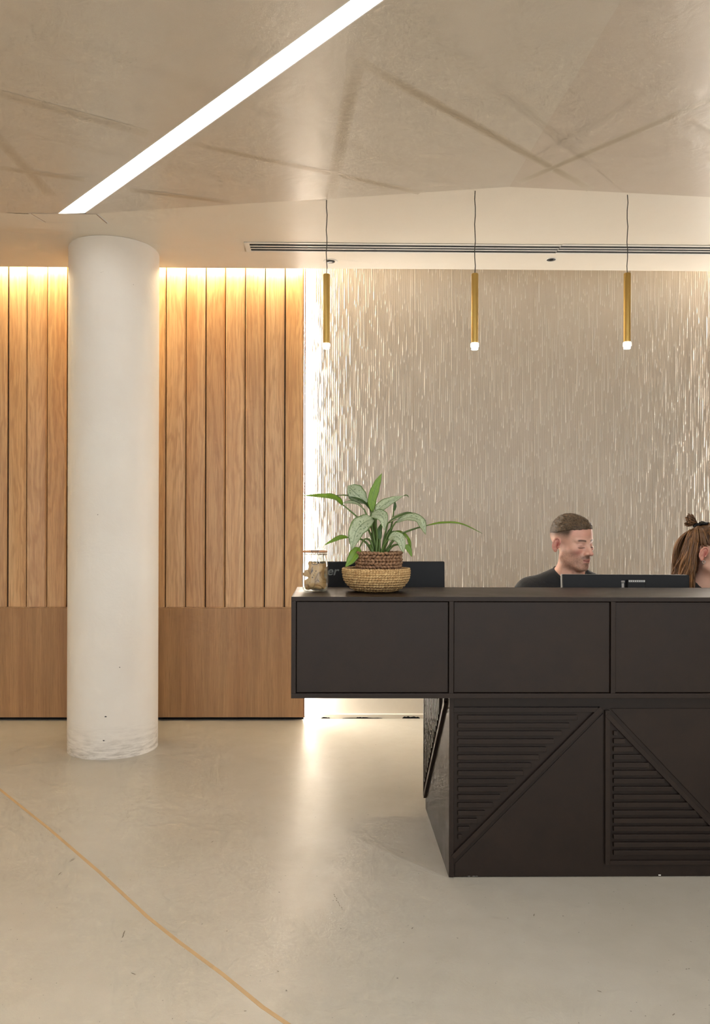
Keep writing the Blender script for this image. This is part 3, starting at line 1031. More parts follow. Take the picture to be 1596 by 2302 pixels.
# ================================================================== BASKETS AND PLANT
def m_weave(name, a, b):
    t = NT(name)
    c = t.coords()
    t.set(color=t.mix(t.ramp(t.noise(c, 90, 4), [(.3, 0), (.7, 1)]), a, b), rough=.65)
    t.bump(t.noise(c, 500, 3), .3, .001)
    return t.m
M['seagrass'] = m_weave('light_seagrass', srgb(205, 172, 120), srgb(165, 126, 78))
M['braid'] = m_weave('brown_braid', srgb(160, 122, 88), srgb(104, 72, 50))
PY = 2.965
bc = at_y(845.5, 1329, PY)
bc.z = ZTOP + .0005
KP = PY / FPX
def rope_ring(c, Rr, z, rt, rz, n, slant, phase, tilt=None, jit=.12):
    """a coil of slanted strands laid end to end round a circle"""
    mb = MB()
    L = 2 * math.pi * Rr / n
    for k in range(n):
        a = 2 * math.pi * (k + phase) / n
        tn = Vector((-math.sin(a), math.cos(a), 0))
        rd = Vector((math.cos(a), math.sin(a), 0))
        ax = (tn * math.cos(slant) + Vector((0, 0, 1)) * math.sin(slant)).normalized()
        ot = rd.cross(ax).normalized()
        ce = Vector((c[0], c[1], c[2])) + rd * (Rr + random.uniform(-1, 1) * rt * jit) + Vector((0, 0, z + random.uniform(-1, 1) * rz * jit))
        V, F = [ce - ax * L * .78], []
        for s_, w_ in ((-.5, .72), (0, 1), (.5, .72)):
            for j in range(6):
                b = 2 * math.pi * j / 6
                V.append(ce + ax * L * .78 * s_ * 1.2 + rd * math.cos(b) * rt * w_ + ot * math.sin(b) * rz * w_)
        V.append(ce + ax * L * .78)
        for j in range(6):
            j2 = (j + 1) % 6
            F += [(0, 1 + j2, 1 + j), (1 + j, 1 + j2, 7 + j2, 7 + j), (7 + j, 7 + j2, 13 + j2, 13 + j), (13 + j, 13 + j2, 19)]
        mb.add(V, F)
    return mb
bowl = thing('woven_bowl', 'wide light seagrass bowl holding the plant pot on the counter', 'basket', bc)
prof = [(.070, .006), (.085, .010), (.098, .018), (.108, .027), (.1155, .036), (.121, .045), (.1245, .054), (.1265, .063), (.1275, .072), (.128, .080)]
for i, (r, z) in enumerate(prof):
    rope_ring(bc, r, z, .0055, .0058, int(r * 560), R(24), random.random()).build('coil', M['seagrass'], bowl, smooth=True)
rope_ring(bc, .128, .087, .0045, .005, 84, R(-22), .3).build('rim', M['seagrass'], bowl, smooth=True)
soften(MB().lathe([(.002, .0), (.066, .0), (.084, .006), (.102, .018), (.115, .033), (.1225, .052), (.125, .08), (.122, .08), (.119, .052), (.111, .035), (.09, .016), (.002, .010)], 40, bc, False).build('lining', M['braid'], bowl), 60)
pc = at_y(851, 1326, PY)
pc.z = bc.z + .0135
pot = thing('woven_pot', 'dark brown braided plant pot standing inside the seagrass bowl', 'pot', pc)
prad = 52.5 * KP * .945
for i in range(11):
    z = .009 + i * .0126
    rope_ring(pc, prad * (.97 + .03 * i / 10), z, .0080, .0068, 38, R(30 if i % 2 else -26), random.random(), jit=.25).build('coil', M['braid'], pot, smooth=True)
soften(MB().lathe([(.002, .0), (prad - .006, .0), (prad - .004, .134), (prad - .012, .134), (prad - .014, .12), (.002, .12)], 36, pc, False).build('lining', M['soil'], pot), 50)
MB().lathe([(.002, .1215), (prad * .5, .1225), (prad - .013, .1208)], 28, pc, False).build('soil', M['soil'], pot, smooth=True)

def m_leaf(name, base, edge, speck, amount):
    t = NT(name)
    uv = t.n('ShaderNodeAttribute', attribute_name='leaf_uv')       # x: along, y: across -1..1
    sp = t.n('ShaderNodeSeparateXYZ')
    t.l(uv.outputs['Vector'], sp.inputs[0])
    ac = t.math('ABSOLUTE', sp.outputs[1])
    mp = t.n('ShaderNodeMapping')
    mp.inputs['Scale'].default_value = (10, 3.2, 1)
    mp.inputs['Rotation'].default_value = (0, 0, .6)
    oi = t.n('ShaderNodeObjectInfo')
    vm = t.n('ShaderNodeVectorMath', operation='ADD')
    t.l(uv.outputs['Vector'], vm.inputs[0])
    t.l(oi.outputs['Random'], vm.inputs[1])
    t.l(vm.outputs[0], mp.inputs[0])
    nz = t.noise(mp.outputs[0], 1.6, 5, .65, .8)
    bl = t.noise(vm.outputs[0], 3, 3)
    col = t.mix(t.ramp(bl, [(.3, 0), (.7, 1)]), base, tuple(x * .72 for x in base))
    col = t.mix(t.math('MULTIPLY', t.ramp(nz, [(.56, 0), (.62, 1)]), amount), col, speck)
    col = t.mix(t.ramp(ac, [(.80, 0), (.97, 1)]), col, edge)
    col = t.mix(t.ramp(ac, [(.03, .55), (.09, 0)]), col, speck)
    t.set(color=col, rough=.36)
    # light shining through the blade
    tl = t.n('ShaderNodeBsdfTranslucent')
    t.l(t.mix(.5, col, (.35, .6, .08)), tl.inputs[0])
    ms = t.n('ShaderNodeMixShader')
    ms.inputs[0].default_value = .22
    t.l(t.b.outputs[0], ms.inputs[1])
    t.l(tl.outputs[0], ms.inputs[2])
    t.l(ms.outputs[0], t.out.inputs['Surface'])
    return t.m
M['leaf_silver'] = m_leaf('silver_leaf', srgb(190, 200, 164), srgb(88, 118, 56), srgb(44, 74, 36), .9)
M['leaf_green'] = m_leaf('green_leaf', srgb(128, 164, 48), srgb(72, 108, 26), srgb(46, 78, 22), .55)
M['leaf_dark'] = m_leaf('dark_leaf', srgb(72, 104, 44), srgb(48, 76, 28), srgb(36, 60, 24), .7)
M['petiole'] = plain('green_stem', srgb(84, 108, 46), .45)
plant = thing('potted_plant', 'leafy plant with silver-green speckled leaves growing from the braided pot', 'plant', pc + Vector((0, 0, .122)))
def catmull(P, n):
    P = [Vector(p) for p in P]
    Q = [P[0] * 2 - P[1]] + P + [P[-1] * 2 - P[-2]]
    out = []
    m = len(P) - 1
    for i in range(n + 1):
        u = i / n * m
        k = min(int(u), m - 1)
        f = u - k
        a, b, c, d = Q[k:k + 4]
        out.append(.5 * ((2 * b) + (c - a) * f + (2 * a - 5 * b + 4 * c - d) * f * f + (3 * b - a - 3 * c + d) * f ** 3))
    return out
def leaf(mid, hw, face, mat, stem=None, fold=.22, peak=.42, nrm=None, curl=0.0):
    """mid: list of (px, py, depth offset); hw: real half width (m); face: 0 faces the viewer, 90 lies flat"""
    P = [at_y(x, y, PY + d) for x, y, d in mid]
    n = 14
    hw *= 1.14
    C = catmull(P, n)
    if nrm is None:
        nrm = Vector((0, -math.cos(R(face)), math.sin(R(face))))
    V, UV, F = [], [], []
    cross = (-1, -.62, -.25, 0, .25, .62, 1)
    for i in range(n + 1):
        u = i / n
        t = (C[min(i + 1, n)] - C[max(i - 1, 0)]).normalized()
        s = t.cross(nrm)
        s = s.normalized() if s.length > .05 else Vector((1, 0, 0))
        nn = s.cross(t).normalized()
        w = hw * (math.sin(math.pi * (u ** (math.log(.5) / math.log(peak)))) ** .82 if 0 < u < 1 else .02)
        w *= 1 + .05 * math.sin(u * 23 + P[0].x * 90)
        for cval in cross:
            V.append(C[i] + s * (w * cval) + nn * (abs(cval) * w * fold + curl * w * (cval ** 2) * u))
            UV.append((u, cval, 0))
    k = len(cross)
    for i in range(n):
        for j in range(k - 1):
            F.append((i * k + j, i * k + j + 1, (i + 1) * k + j + 1, (i + 1) * k + j))
    mb = MB().add(V, F)
    o = mb.build('leaf', M[mat], plant, smooth=True)
    a = o.data.attributes.new('leaf_uv', 'FLOAT_VECTOR', 'POINT')
    a.data.foreach_set('vector', np.array(UV, np.float32).ravel())
    so = o.modifiers.new('thick', 'SOLIDIFY')
    so.thickness = .0009
    so.offset = 0
    if stem:
        S = [at_y(x, y, PY + d) for x, y, d in stem] + [C[0], C[1]]
        S = catmull(S, 12)
        m = len(S)
        MB().tube(S, [.0042 * (1 - i / (m - 1)) + .0013 for i in range(m)], 8).build('petiole', M['petiole'], o, smooth=True)
    return o
G, S_, D_ = 'leaf_green', 'leaf_silver', 'leaf_dark'
root = lambda dx=0, d=0: (850 + dx, 1252, d)
leaf([(772, 1136, -.03), (752, 1120, -.04), (722, 1116, -.05), (681, 1114, -.06)], .020, 60, G, [root(-8), (835, 1205, 0), (812, 1171, -.02)], peak=.35)
leaf([(833, 1147, .02), (815, 1128, .02), (785, 1116, .02), (744, 1114, .02)], .017, 76, D_, [root(-2, .02), (842, 1200, .02)])
leaf([(828, 1134, .03), (811, 1119, .035), (794, 1104, .03), (782, 1092, .02)], .030, 12, S_, [root(-4, .03), (842, 1185, .03)], peak=.55)
leaf([(820, 1148, .0), (804, 1135, -.01), (788, 1131, -.02), (771, 1131, -.03)], .022, 70, S_, [root(-6), (836, 1190, 0)])
leaf([(838, 1153, .01), (836, 1126, .01), (846, 1092, .015), (858, 1064, .02)], .0155, 8, G, [root(-2, .01), (845, 1200, .01)], peak=.45)
leaf([(846, 1156, -.01), (858, 1139, -.015), (880, 1126, -.02), (906, 1115, -.02)], .020, 40, S_, [root(2, -.01), (846, 1200, -.01)], peak=.38)
leaf([(906, 1115, -.02), (914, 1113.5, -.02), (919, 1118, -.02)], .003, 60, D_)
leaf([(833, 1159, -.02), (850, 1157, -.045), (862, 1166, -.065), (864, 1192, -.075)], .021, 20, S_, [root(0, -.01), (838, 1195, -.015)], nrm=Vector((-.25, -.8, .55)))
leaf([(842, 1167, -.03), (822, 1173, -.055), (801, 1194, -.075), (791, 1236, -.08)], .030, 22, S_, [root(-5, -.02), (848, 1205, -.02)], peak=.5)
leaf([(872, 1177, .0), (895, 1163, -.005), (925, 1157, -.01), (958, 1171, -.015)], .017, 66, D_, [root(8), (864, 1210, 0)])
leaf([(888, 1176, -.02), (915, 1164, -.035), (943, 1170, -.045), (957, 1202, -.05)], .021, 52, S_, [root(8, -.01), (868, 1210, -.01)], peak=.5)
leaf([(957, 1182, .0), (994, 1176, .0), (1036, 1178, .0), (1084, 1199, .0)], .010, 70, G, [root(10, .01), (890, 1208, .01), (925, 1191, .005)])
leaf([(872, 1214, -.05), (886, 1206, -.065), (900, 1214, -.075), (907, 1243, -.08)], .020, 30, S_, [root(5, -.03), (862, 1228, -.04)], peak=.5)
leaf([(883, 1195, .03), (902, 1198, .03), (917, 1212, .03), (925, 1238, .03)], .011, 66, G, [root(10, .03), (868, 1210, .03)])
leaf([(909, 1226, .0), (918, 1233, .0), (926, 1252, .0)], .010, 20, G, [root(10, 0), (885, 1226, 0)])
leaf([(783, 1208, .0), (768, 1208, -.005), (752, 1214, -.01), (728, 1226, -.02)], .010, 45, G, [root(-8), (825, 1222, 0), (806, 1210, 0)])
leaf([(808, 1231, -.02), (801, 1240, -.03), (790, 1258, -.04), (776, 1275, -.045)], .018, 25, G, [root(-8, -.01), (834, 1218, -.01), (820, 1212, -.015)], peak=.45)
leaf([(885, 1150, .02), (888, 1138, .02), (887, 1125, .02)], .005, 30, D_, [root(6, .02), (876, 1200, .02)])
leaf([(854, 1215, -.02), (853, 1195, -.02), (858, 1175, -.01)], .009, 20, D_, [root(2, -.02)])
leaf([(866, 1222, .0), (874, 1200, .01), (884, 1180, .02)], .008, 20, D_, [root(6, 0)])
# thick sheathed stems at the soil
for dx, dy, hx, hz in ((-7, -.02, -12, 30), (3, -.01, -2, 40), (9, .0, 8, 34), (-2, .015, 2, 45)):
    a, b = at_y(850 + dx, 1254, PY + dy), at_y(850 + dx + hx, 1254 - hz, PY + dy)
    MB().tube([a, a.lerp(b, .5), b], [.0085, .007, .003], 10).build('stem', M['petiole'], plant, smooth=True)
# ================================================================== PEOPLE
class Field:
    def __init__(s, xs, ys, zs):
        s.x, s.y, s.z = [np.asarray(a, np.float32) for a in (xs, ys, zs)]
        s.F = np.full((len(xs), len(ys), len(zs)), .3, np.float32)
    def block(s, lo, hi):
        sl = []
        for a, l, h in ((s.x, lo[0], hi[0]), (s.y, lo[1], hi[1]), (s.z, lo[2], hi[2])):
            i, j = np.searchsorted(a, l), np.searchsorted(a, h)
            sl.append(slice(max(i - 1, 0), min(j + 1, len(a))))
        sl = tuple(sl)
        if any(q.stop - q.start < 2 for q in sl):
            return None, None
        P = np.stack(np.meshgrid(s.x[sl[0]], s.y[sl[1]], s.z[sl[2]], indexing='ij'), -1)
        return sl, P
    def comb(s, sl, d, k, sub):
        a = s.F[sl]
        if sub:
            d = -d
            h = np.clip(.5 - .5 * (d - a) / k, 0, 1)
            s.F[sl] = d * (1 - h) + a * h + k * h * (1 - h) if False else (a * h + d * (1 - h) + k * h * (1 - h))
        else:
            h = np.clip(.5 + .5 * (d - a) / k, 0, 1)
            s.F[sl] = d * (1 - h) + a * h - k * h * (1 - h)
    def ell(s, c, r, k=.02, rot=None, sub=False):
        c, r = np.array(c, np.float32), np.array(r, np.float32)
        m = r.max() + .05
        sl, P = s.block(c - m, c + m)
        if sl is None:
            return
        P = P - c
        if rot is not None:
            P = P @ np.array(rot, np.float32)
        k0 = np.sqrt(((P / r) ** 2).sum(-1)) + 1e-6
        k1 = np.sqrt(((P / (r * r)) ** 2).sum(-1)) + 1e-6
        s.comb(sl, k0 * (k0 - 1) / k1, k, sub)
    def cap(s, a, b, ra, rb, k=.02, sub=False):
        a, b = np.array(a, np.float32), np.array(b, np.float32)
        m = max(ra, rb) + .05
        sl, P = s.block(np.minimum(a, b) - m, np.maximum(a, b) + m)
        if sl is None:
            return
        d = b - a
        t = np.clip(((P - a) @ d) / max(float(d @ d), 1e-9), 0, 1)
        q = P - a - t[..., None] * d
        s.comb(sl, np.sqrt((q * q).sum(-1)) - (ra + (rb - ra) * t), k, sub)
    def nets(s):
        F = s.F
        ins = F < 0
        c = np.zeros(tuple(n - 1 for n in F.shape), np.int8)
        offs = [(i, j, k) for i in (0, 1) for j in (0, 1) for k in (0, 1)]
        sh = c.shape
        for i, j, k in offs:
            c += ins[i:i + sh[0], j:j + sh[1], k:k + sh[2]]
        act = (c > 0) & (c < 8)
        I, J, K = np.nonzero(act)
        idx = -np.ones(sh, np.int32)
        idx[I, J, K] = np.arange(len(I))
        acc = np.zeros((len(I), 3), np.float64)
        cnt = np.zeros(len(I))
        for p in offs:
            for ax in range(3):
                if p[ax]:
                    continue
                q = list(p)
                q[ax] = 1
                fa, fb = F[I + p[0], J + p[1], K + p[2]], F[I + q[0], J + q[1], K + q[2]]
                cr = (fa < 0) != (fb < 0)
                t = np.where(cr, fa / np.where(cr, fa - fb, 1), 0)
                pa = np.stack([s.x[I + p[0]], s.y[J + p[1]], s.z[K + p[2]]], -1)
                pb = np.stack([s.x[I + q[0]], s.y[J + q[1]], s.z[K + q[2]]], -1)
                acc += (pa + (pb - pa) * t[:, None]) * cr[:, None]
                cnt += cr
        V = acc / cnt[:, None]
        Q = []
        for ax in range(3):
            b, d = (ax + 1) % 3, (ax + 2) % 3
            A = np.moveaxis(ins, (ax, b, d), (0, 1, 2))
            X = np.moveaxis(idx, (ax, b, d), (0, 1, 2))
            ch = A[:-1, 1:-1, 1:-1] != A[1:, 1:-1, 1:-1]
            i, j, k = np.nonzero(ch)
            j, k = j + 1, k + 1
            q = np.stack([X[i, j - 1, k - 1], X[i, j, k - 1], X[i, j, k], X[i, j - 1, k]], -1)
            flip = ~A[i, j, k]
            q[flip] = q[flip][:, ::-1]
            Q.append(q)
        return V, np.concatenate(Q)

def axis(lo, hi, flo, fhi, fine, coarse):
    a = list(np.arange(lo, flo, coarse)) + list(np.arange(flo, fhi, fine)) + list(np.arange(fhi, hi + coarse, coarse))
    return np.array(a)

def hash_noise(P, f, seed=0):
    """cheap smooth value noise on points"""
    Q = P * f + seed * 17.3
    i = np.floor(Q).astype(np.int64)
    u = Q - i
    u = u * u * (3 - 2 * u)
    out = 0
    for dx in (0, 1):
        for dy in (0, 1):
            for dz in (0, 1):
                n = (i[:, 0] + dx) * 374761393 + (i[:, 1] + dy) * 668265263 + (i[:, 2] + dz) * 2147483647 + seed * 974711
                n = (n ^ (n >> 13)) * 1274126177
                n = ((n ^ (n >> 16)) & 0xffff) / 65535.0
                w = np.where(dx, u[:, 0], 1 - u[:, 0]) * np.where(dy, u[:, 1], 1 - u[:, 1]) * np.where(dz, u[:, 2], 1 - u[:, 2])
                out = out + n * w
    return out

def m_vcol(name, rough=.5, sss=0.0, bump=0.0):
    t = NT(name)
    a = t.n('ShaderNodeAttribute', attribute_name='tint')
    nz = t.noise(t.coords(), 90, 3)
    t.set(color=t.mix(t.math('MULTIPLY', nz, .12), a.outputs['Color'], (.25, .1, .06)), rough=rough)
    if sss:
        t.set(sss=sss, sssr=(1, .3, .15), ssss=.008)
    if bump:
        t.bump(t.noise(t.coords(), 260, 3), bump, .002)
    return t.m
M['skin'] = m_vcol('skin', .48, .12, .08)
def m_hair(name, a, b, stretch):
    t = NT(name)
    c = t.coords(stretch)
    n1 = t.noise(c, 1.0, 4, .7)
    t.set(color=t.mix(t.ramp(n1, [(.35, 0), (.68, 1)]), a, b), rough=.48, spec=.35)
    t.bump(n1, .5, .004)
    return t.m
M['hair_man'] = m_hair('short_brown_hair', srgb(52, 40, 30), srgb(112, 90, 66), (160, 60, 160))
def m_cloth(name, col):
    t = NT(name)
    c = t.coords()
    t.set(color=t.mix(t.noise(c, 25, 4), col, tuple(x * 1.6 for x in col)), rough=.85, sheen=.15)
    t.bump(t.noise(c, 14, 5, .6, .6), .35, .02)
    return t.m
M['shirt'] = m_cloth('black_cotton', (.012, .012, .013))
M['trouser'] = m_cloth('dark_trousers', (.02, .021, .026))
M['shoe'] = plain('dark_shoe', (.02, .018, .016), .5)

def head_prims(fd, T, Rm, f):
    """ellipsoids of a head; T head centre, Rm columns = right, forward, up"""
    w = lambda p: T + Rm @ np.array(p)
    e = lambda c, r, k=.02, sub=False: fd.ell(w(c), r, k, Rm, sub)
    c2 = lambda a, b, ra, rb, k=.015, sub=False: fd.cap(w(a), w(b), ra, rb, k, sub)
    e((0, -.014, .036), (.0745, .094, .081), .02)
    e((0, .034, .04), (.060, .052, .055), .03)
    e((0, .028, -.03), (.0585 * f, .058, .068), .03)
    e((0, .030, -.068), (.050 * f, .050, .042), .025)
    e((0, .072, -.099), (.021 * f, .018, .017), .025)
    for s in (-1, 1):
        c2((s * .048 * f, .0, -.062), (s * .018, .07, -.098), .014, .013, .02)
        e((s * .043, .060, -.020), (.019, .021, .017), .02)
        c2((s * .012, .0815, .0155), (s * .043, .070, .0185), .0085, .0075, .012)
        e((s * .031, .099, -.003), (.0165, .0145, .0115), .010, True)
        e((s * .031, .0725, -.003), (.0145, .0135, .0125), .003)
    c2((0, .077, .008), (0, .094, -.034), .0085, .0115, .012)
    c2((0, .084, .010), (0, .1130, -.035), .0062, .0095, .010)
    for s in (-1, 1):
        e((s * .0115, .097, -.0375), (.0078, .011, .0072), .006)
    e((0, .076, -.064), (.028, .020, .024), .02)
    c2((-.013, .0915, -.0625), (.013, .0915, -.0625), .0045, .0045, .006)
    c2((-.011, .0905, -.0745), (.011, .0905, -.0745), .0055, .0055, .006)
    c2((-.020, .0915, -.0685), (.020, .0915, -.0685), .0016, .0016, .003, True)
    for s in (-1, 1):
        # ear: thin dish, rolled rim, lobe; u runs forward, v up, o outward
        Re = np.array(Euler((R(-10), 0, R(s * 24))).to_matrix())
        ec = np.array((s * .0805, -.014, -.008))
        q = lambda u, v, o: w(ec + Re @ np.array((s * o, u, v)))
        fd.ell(q(0, 0, -.003), (.0042, .0145, .026), .005, Rm @ Re)
        rim = []
        for k in range(11):
            a = R(20 + k * 22)
            rim.append((.0155 * math.cos(a) + .001, .0285 * math.sin(a) + .001))
        for a_, b_ in zip(rim[:-1], rim[1:]):
            fd.cap(q(a_[0], a_[1], .002), q(b_[0], b_[1], .002), .0036, .0036, .003)
        fd.ell(q(.002, -.026, .0), (.0045, .008, .009), .005, Rm @ Re)
        fd.cap(q(.012, .010, .001), q(.012, -.010, .002), .003, .0045, .004)
        fd.cap(q(-.006, .012, .001), q(-.006, -.010, .001), .0028, .0028, .003)

def person_mesh(prims_head, prims_body, box, head_c):
    fx_, fy_, fz_ = .105, .13, .16
    xs = axis(box[0][0], box[0][1], head_c[0] - fx_, head_c[0] + fx_, .0022, .009)
    ys = axis(box[1][0], box[1][1], head_c[1] - fy_, head_c[1] + fy_, .0022, .009)
    zs = axis(box[2][0], box[2][1], head_c[2] - fz_, head_c[2] + .145, .0022, .009)
    fd = Field(xs, ys, zs)
    prims_body(fd)
    prims_head(fd)
    return fd.nets()

def body_prims(fd, hc, g=0.0, skin=True, shoulder=.165, lean=.06):
    """torso, arms and legs of a seated figure facing -y, g inflates the surface"""
    z = hc[2]
    x = hc[0]
    if skin:
        fd.cap((x, lean - .01, z - .20), (x, .012, z - .07), .057, .052, .03)
    for s in (-1, 1):
        fd.cap((x + s * .03, lean - .015, z - .155), (x + s * (shoulder - .015), lean + .01, z - .218), .043 + g, .046 + g, .035)
        fd.ell((x + s * shoulder, lean + .01, z - .235), (.060 + g, .060 + g, .062 + g), .035)
    fd.ell((x, lean + .015, z - .33), (.158 + g, .104 + g, .165 + g), .04)
    fd.ell((x, lean + .04, z - .50), (.138 + g, .098 + g, .155 + g), .04)
    fd.ell((x, lean + .06, z - .62), (.160 + g, .115 + g, .10 + g), .04)

def arm(fd, sh, el, wr, g=0.0, upper_only=False):
    mid = [sh[i] + (el[i] - sh[i]) * .55 for i in range(3)]
    if upper_only:
        fd.cap(sh, mid, .052 + g, .047 + g * 1.4, .025)
        return
    fd.cap(sh, el, .050 + g, .039 + g, .03)
    fd.cap(el, wr, .040 + g, .026 + g, .02)
def hand(fd, wr, d, s):
    """palm down hand at wrist wr pointing along d, thumb on side s"""
    d = np.array(d, float)
    d /= np.linalg.norm(d)
    sd = np.array((-d[1], d[0], 0.)) * s
    sd /= np.linalg.norm(sd)
    up = np.array((0, 0, 1.))
    wr = np.array(wr)
    Rm = np.stack([sd, d, up], 1)
    fd.ell(wr + d * .045, (.040, .052, .016), .015, Rm)
    for off, L in ((.028, .070), (.010, .078), (-.010, .072), (-.028, .056)):
        a = wr + d * .085 + sd * off
        b = a + d * L * .5 + up * .010
        c = b + d * L * .42 - up * .016
        fd.cap(a, b, .0095, .0088, .008)
        fd.cap(b, c, .0088, .0075, .004)
    a = wr + d * .03 + sd * .034
    b = a + d * .035 + sd * .022
    fd.cap(a, b, .0115, .010, .01)
    fd.cap(b, b + d * .03 + sd * .004, .010, .0082, .004)
def leg(fd, hip, kn, an, g=0.0):
    fd.cap(hip, kn, .080 + g, .058 + g, .03)
    fd.cap(kn, an, .056 + g, .038 + g, .03)

def cloud_mesh(name, V, Q, S, org):
    me = np_mesh(name, V * S, Q)
    return me
def set_tint(me, C):
    a = me.attributes.new('tint', 'FLOAT_COLOR', 'POINT')
    C4 = np.concatenate([C, np.ones((len(C), 1))], 1).astype(np.float32)
    a.data.foreach_set('color', C4.ravel())

def head_axes(yaw, pitch, roll=0.0):
    """yaw: 0 faces the viewer (-y), positive turns to image right"""
    f = np.array((math.sin(yaw) * math.cos(pitch), -math.cos(yaw) * math.cos(pitch), -math.sin(pitch)))
    u = np.array((math.sin(yaw) * math.sin(pitch), -math.cos(yaw) * math.sin(pitch), math.cos(pitch)))
    r = np.cross(f, u)
    if roll:
        r, u = r * math.cos(roll) + u * math.sin(roll), u * math.cos(roll) - r * math.sin(roll)
    return np.stack([r, f, u], 1)

def blend(C, m, col):
    m = np.clip(m, 0, 1)[:, None]
    return C * (1 - m) + np.array(col)[None] * m
def sstep(a, b, x):
    t = np.clip((x - a) / (b - a), 0, 1)
    return t * t * (3 - 2 * t)

def face_tint(P, V, man):
    """P: head-local points"""
    x, y, z = P[:, 0], P[:, 1], P[:, 2]
    ax = np.abs(x)
    C = np.tile(np.array(srgb(228, 180, 158) if man else srgb(226, 180, 156)), (len(P), 1))
    nz = hash_noise(P, 40, 1)
    C = blend(C, (nz - .5) * .35, srgb(205, 140, 118))
    front = sstep(.02, .06, y)
    C = blend(C, .45 * np.exp(-((ax - .040) / .02) ** 2 - ((z + .03) / .022) ** 2) * front, srgb(208, 112, 100))
    C = blend(C, .40 * np.exp(-(x / .014) ** 2 - ((z + .033) / .014) ** 2) * front, srgb(212, 118, 102))
    C = blend(C, .28 * sstep(.02, .05, z) * front, srgb(214, 130, 112))
    ear = (ax > .0765) & (np.abs(y + .01) < .04) & (np.abs(z + .01) < .045)
    C = blend(C, ear * .42, srgb(208, 104, 94))
    C = blend(C, .8 * (ax > .07) * (ax < .0815) * np.exp(-((y + .008) / .010) ** 2 - ((z + .008) / .017) ** 2), srgb(150, 40, 36))
    # lips, lid crease, lashes, brows
    lip = np.exp(-((z + .0685) / .0085) ** 4) * sstep(.026, .016, ax) * (y > .07)
    C = blend(C, lip * .75, srgb(190, 104, 96))
    C = blend(C, np.exp(-((z + .0685) / .0018) ** 2) * (ax < .022) * (y > .07), srgb(92, 40, 36))
    lash = -.0125 + 5.5 * (ax - .031) ** 2
    C = blend(C, 1.1 * np.exp(-((z - lash) / .0019) ** 2) * sstep(.019, .014, np.abs(ax - .031)) * (y > .05), srgb(48, 28, 22))
    C = blend(C, .35 * np.exp(-((ax - .031) / .016) ** 2 - ((z - .002) / .009) ** 2) * (y > .05), srgb(170, 118, 112))
    br = .0205 - 7.0 * (ax - .034) ** 2
    C = blend(C, (.95 if man else .7) * np.exp(-((z - br) / .0042) ** 4) * sstep(.052, .044, ax) * sstep(.010, .016, ax) * (y > .045), srgb(74, 50, 36))
    if man:
        rg = hash_noise(P, 420, 3)
        beard = sstep(-.030, -.052, z + .25 * (y - .07) * (y < .06)) * (1 - lip) * sstep(-.03, .0, y) * sstep(-.125, -.10, z)
        C = blend(C, beard * (.16 + .42 * rg), srgb(120, 84, 62))
        mou = np.exp(-((z + .0545) / .0075) ** 4) * sstep(.034, .022, ax) * (y > .07)
        C = blend(C, mou * (.45 + .35 * rg), srgb(92, 60, 44))
        C = blend(C, .5 * np.exp(-((z + .089) / .008) ** 2) * sstep(.014, .006, ax) * (y > .07), srgb(92, 60, 44))
        # clipped sides fading up into the hair
        side = sstep(-.02, .05, z + .35 * (-y) * (y < 0) + .02 * (rg - .5)) * sstep(.055, .030, y - .25 * np.clip(z - .03, -.05, .05)) * (ax > .03)
        side = side * sstep(-.03, .02, z + .6 * np.clip(-y - .02, 0, .1))
        C = blend(C, np.clip(side, 0, 1) * (.06 + .94 * sstep(.006, .052, z)), srgb(72, 55, 42))
    return C

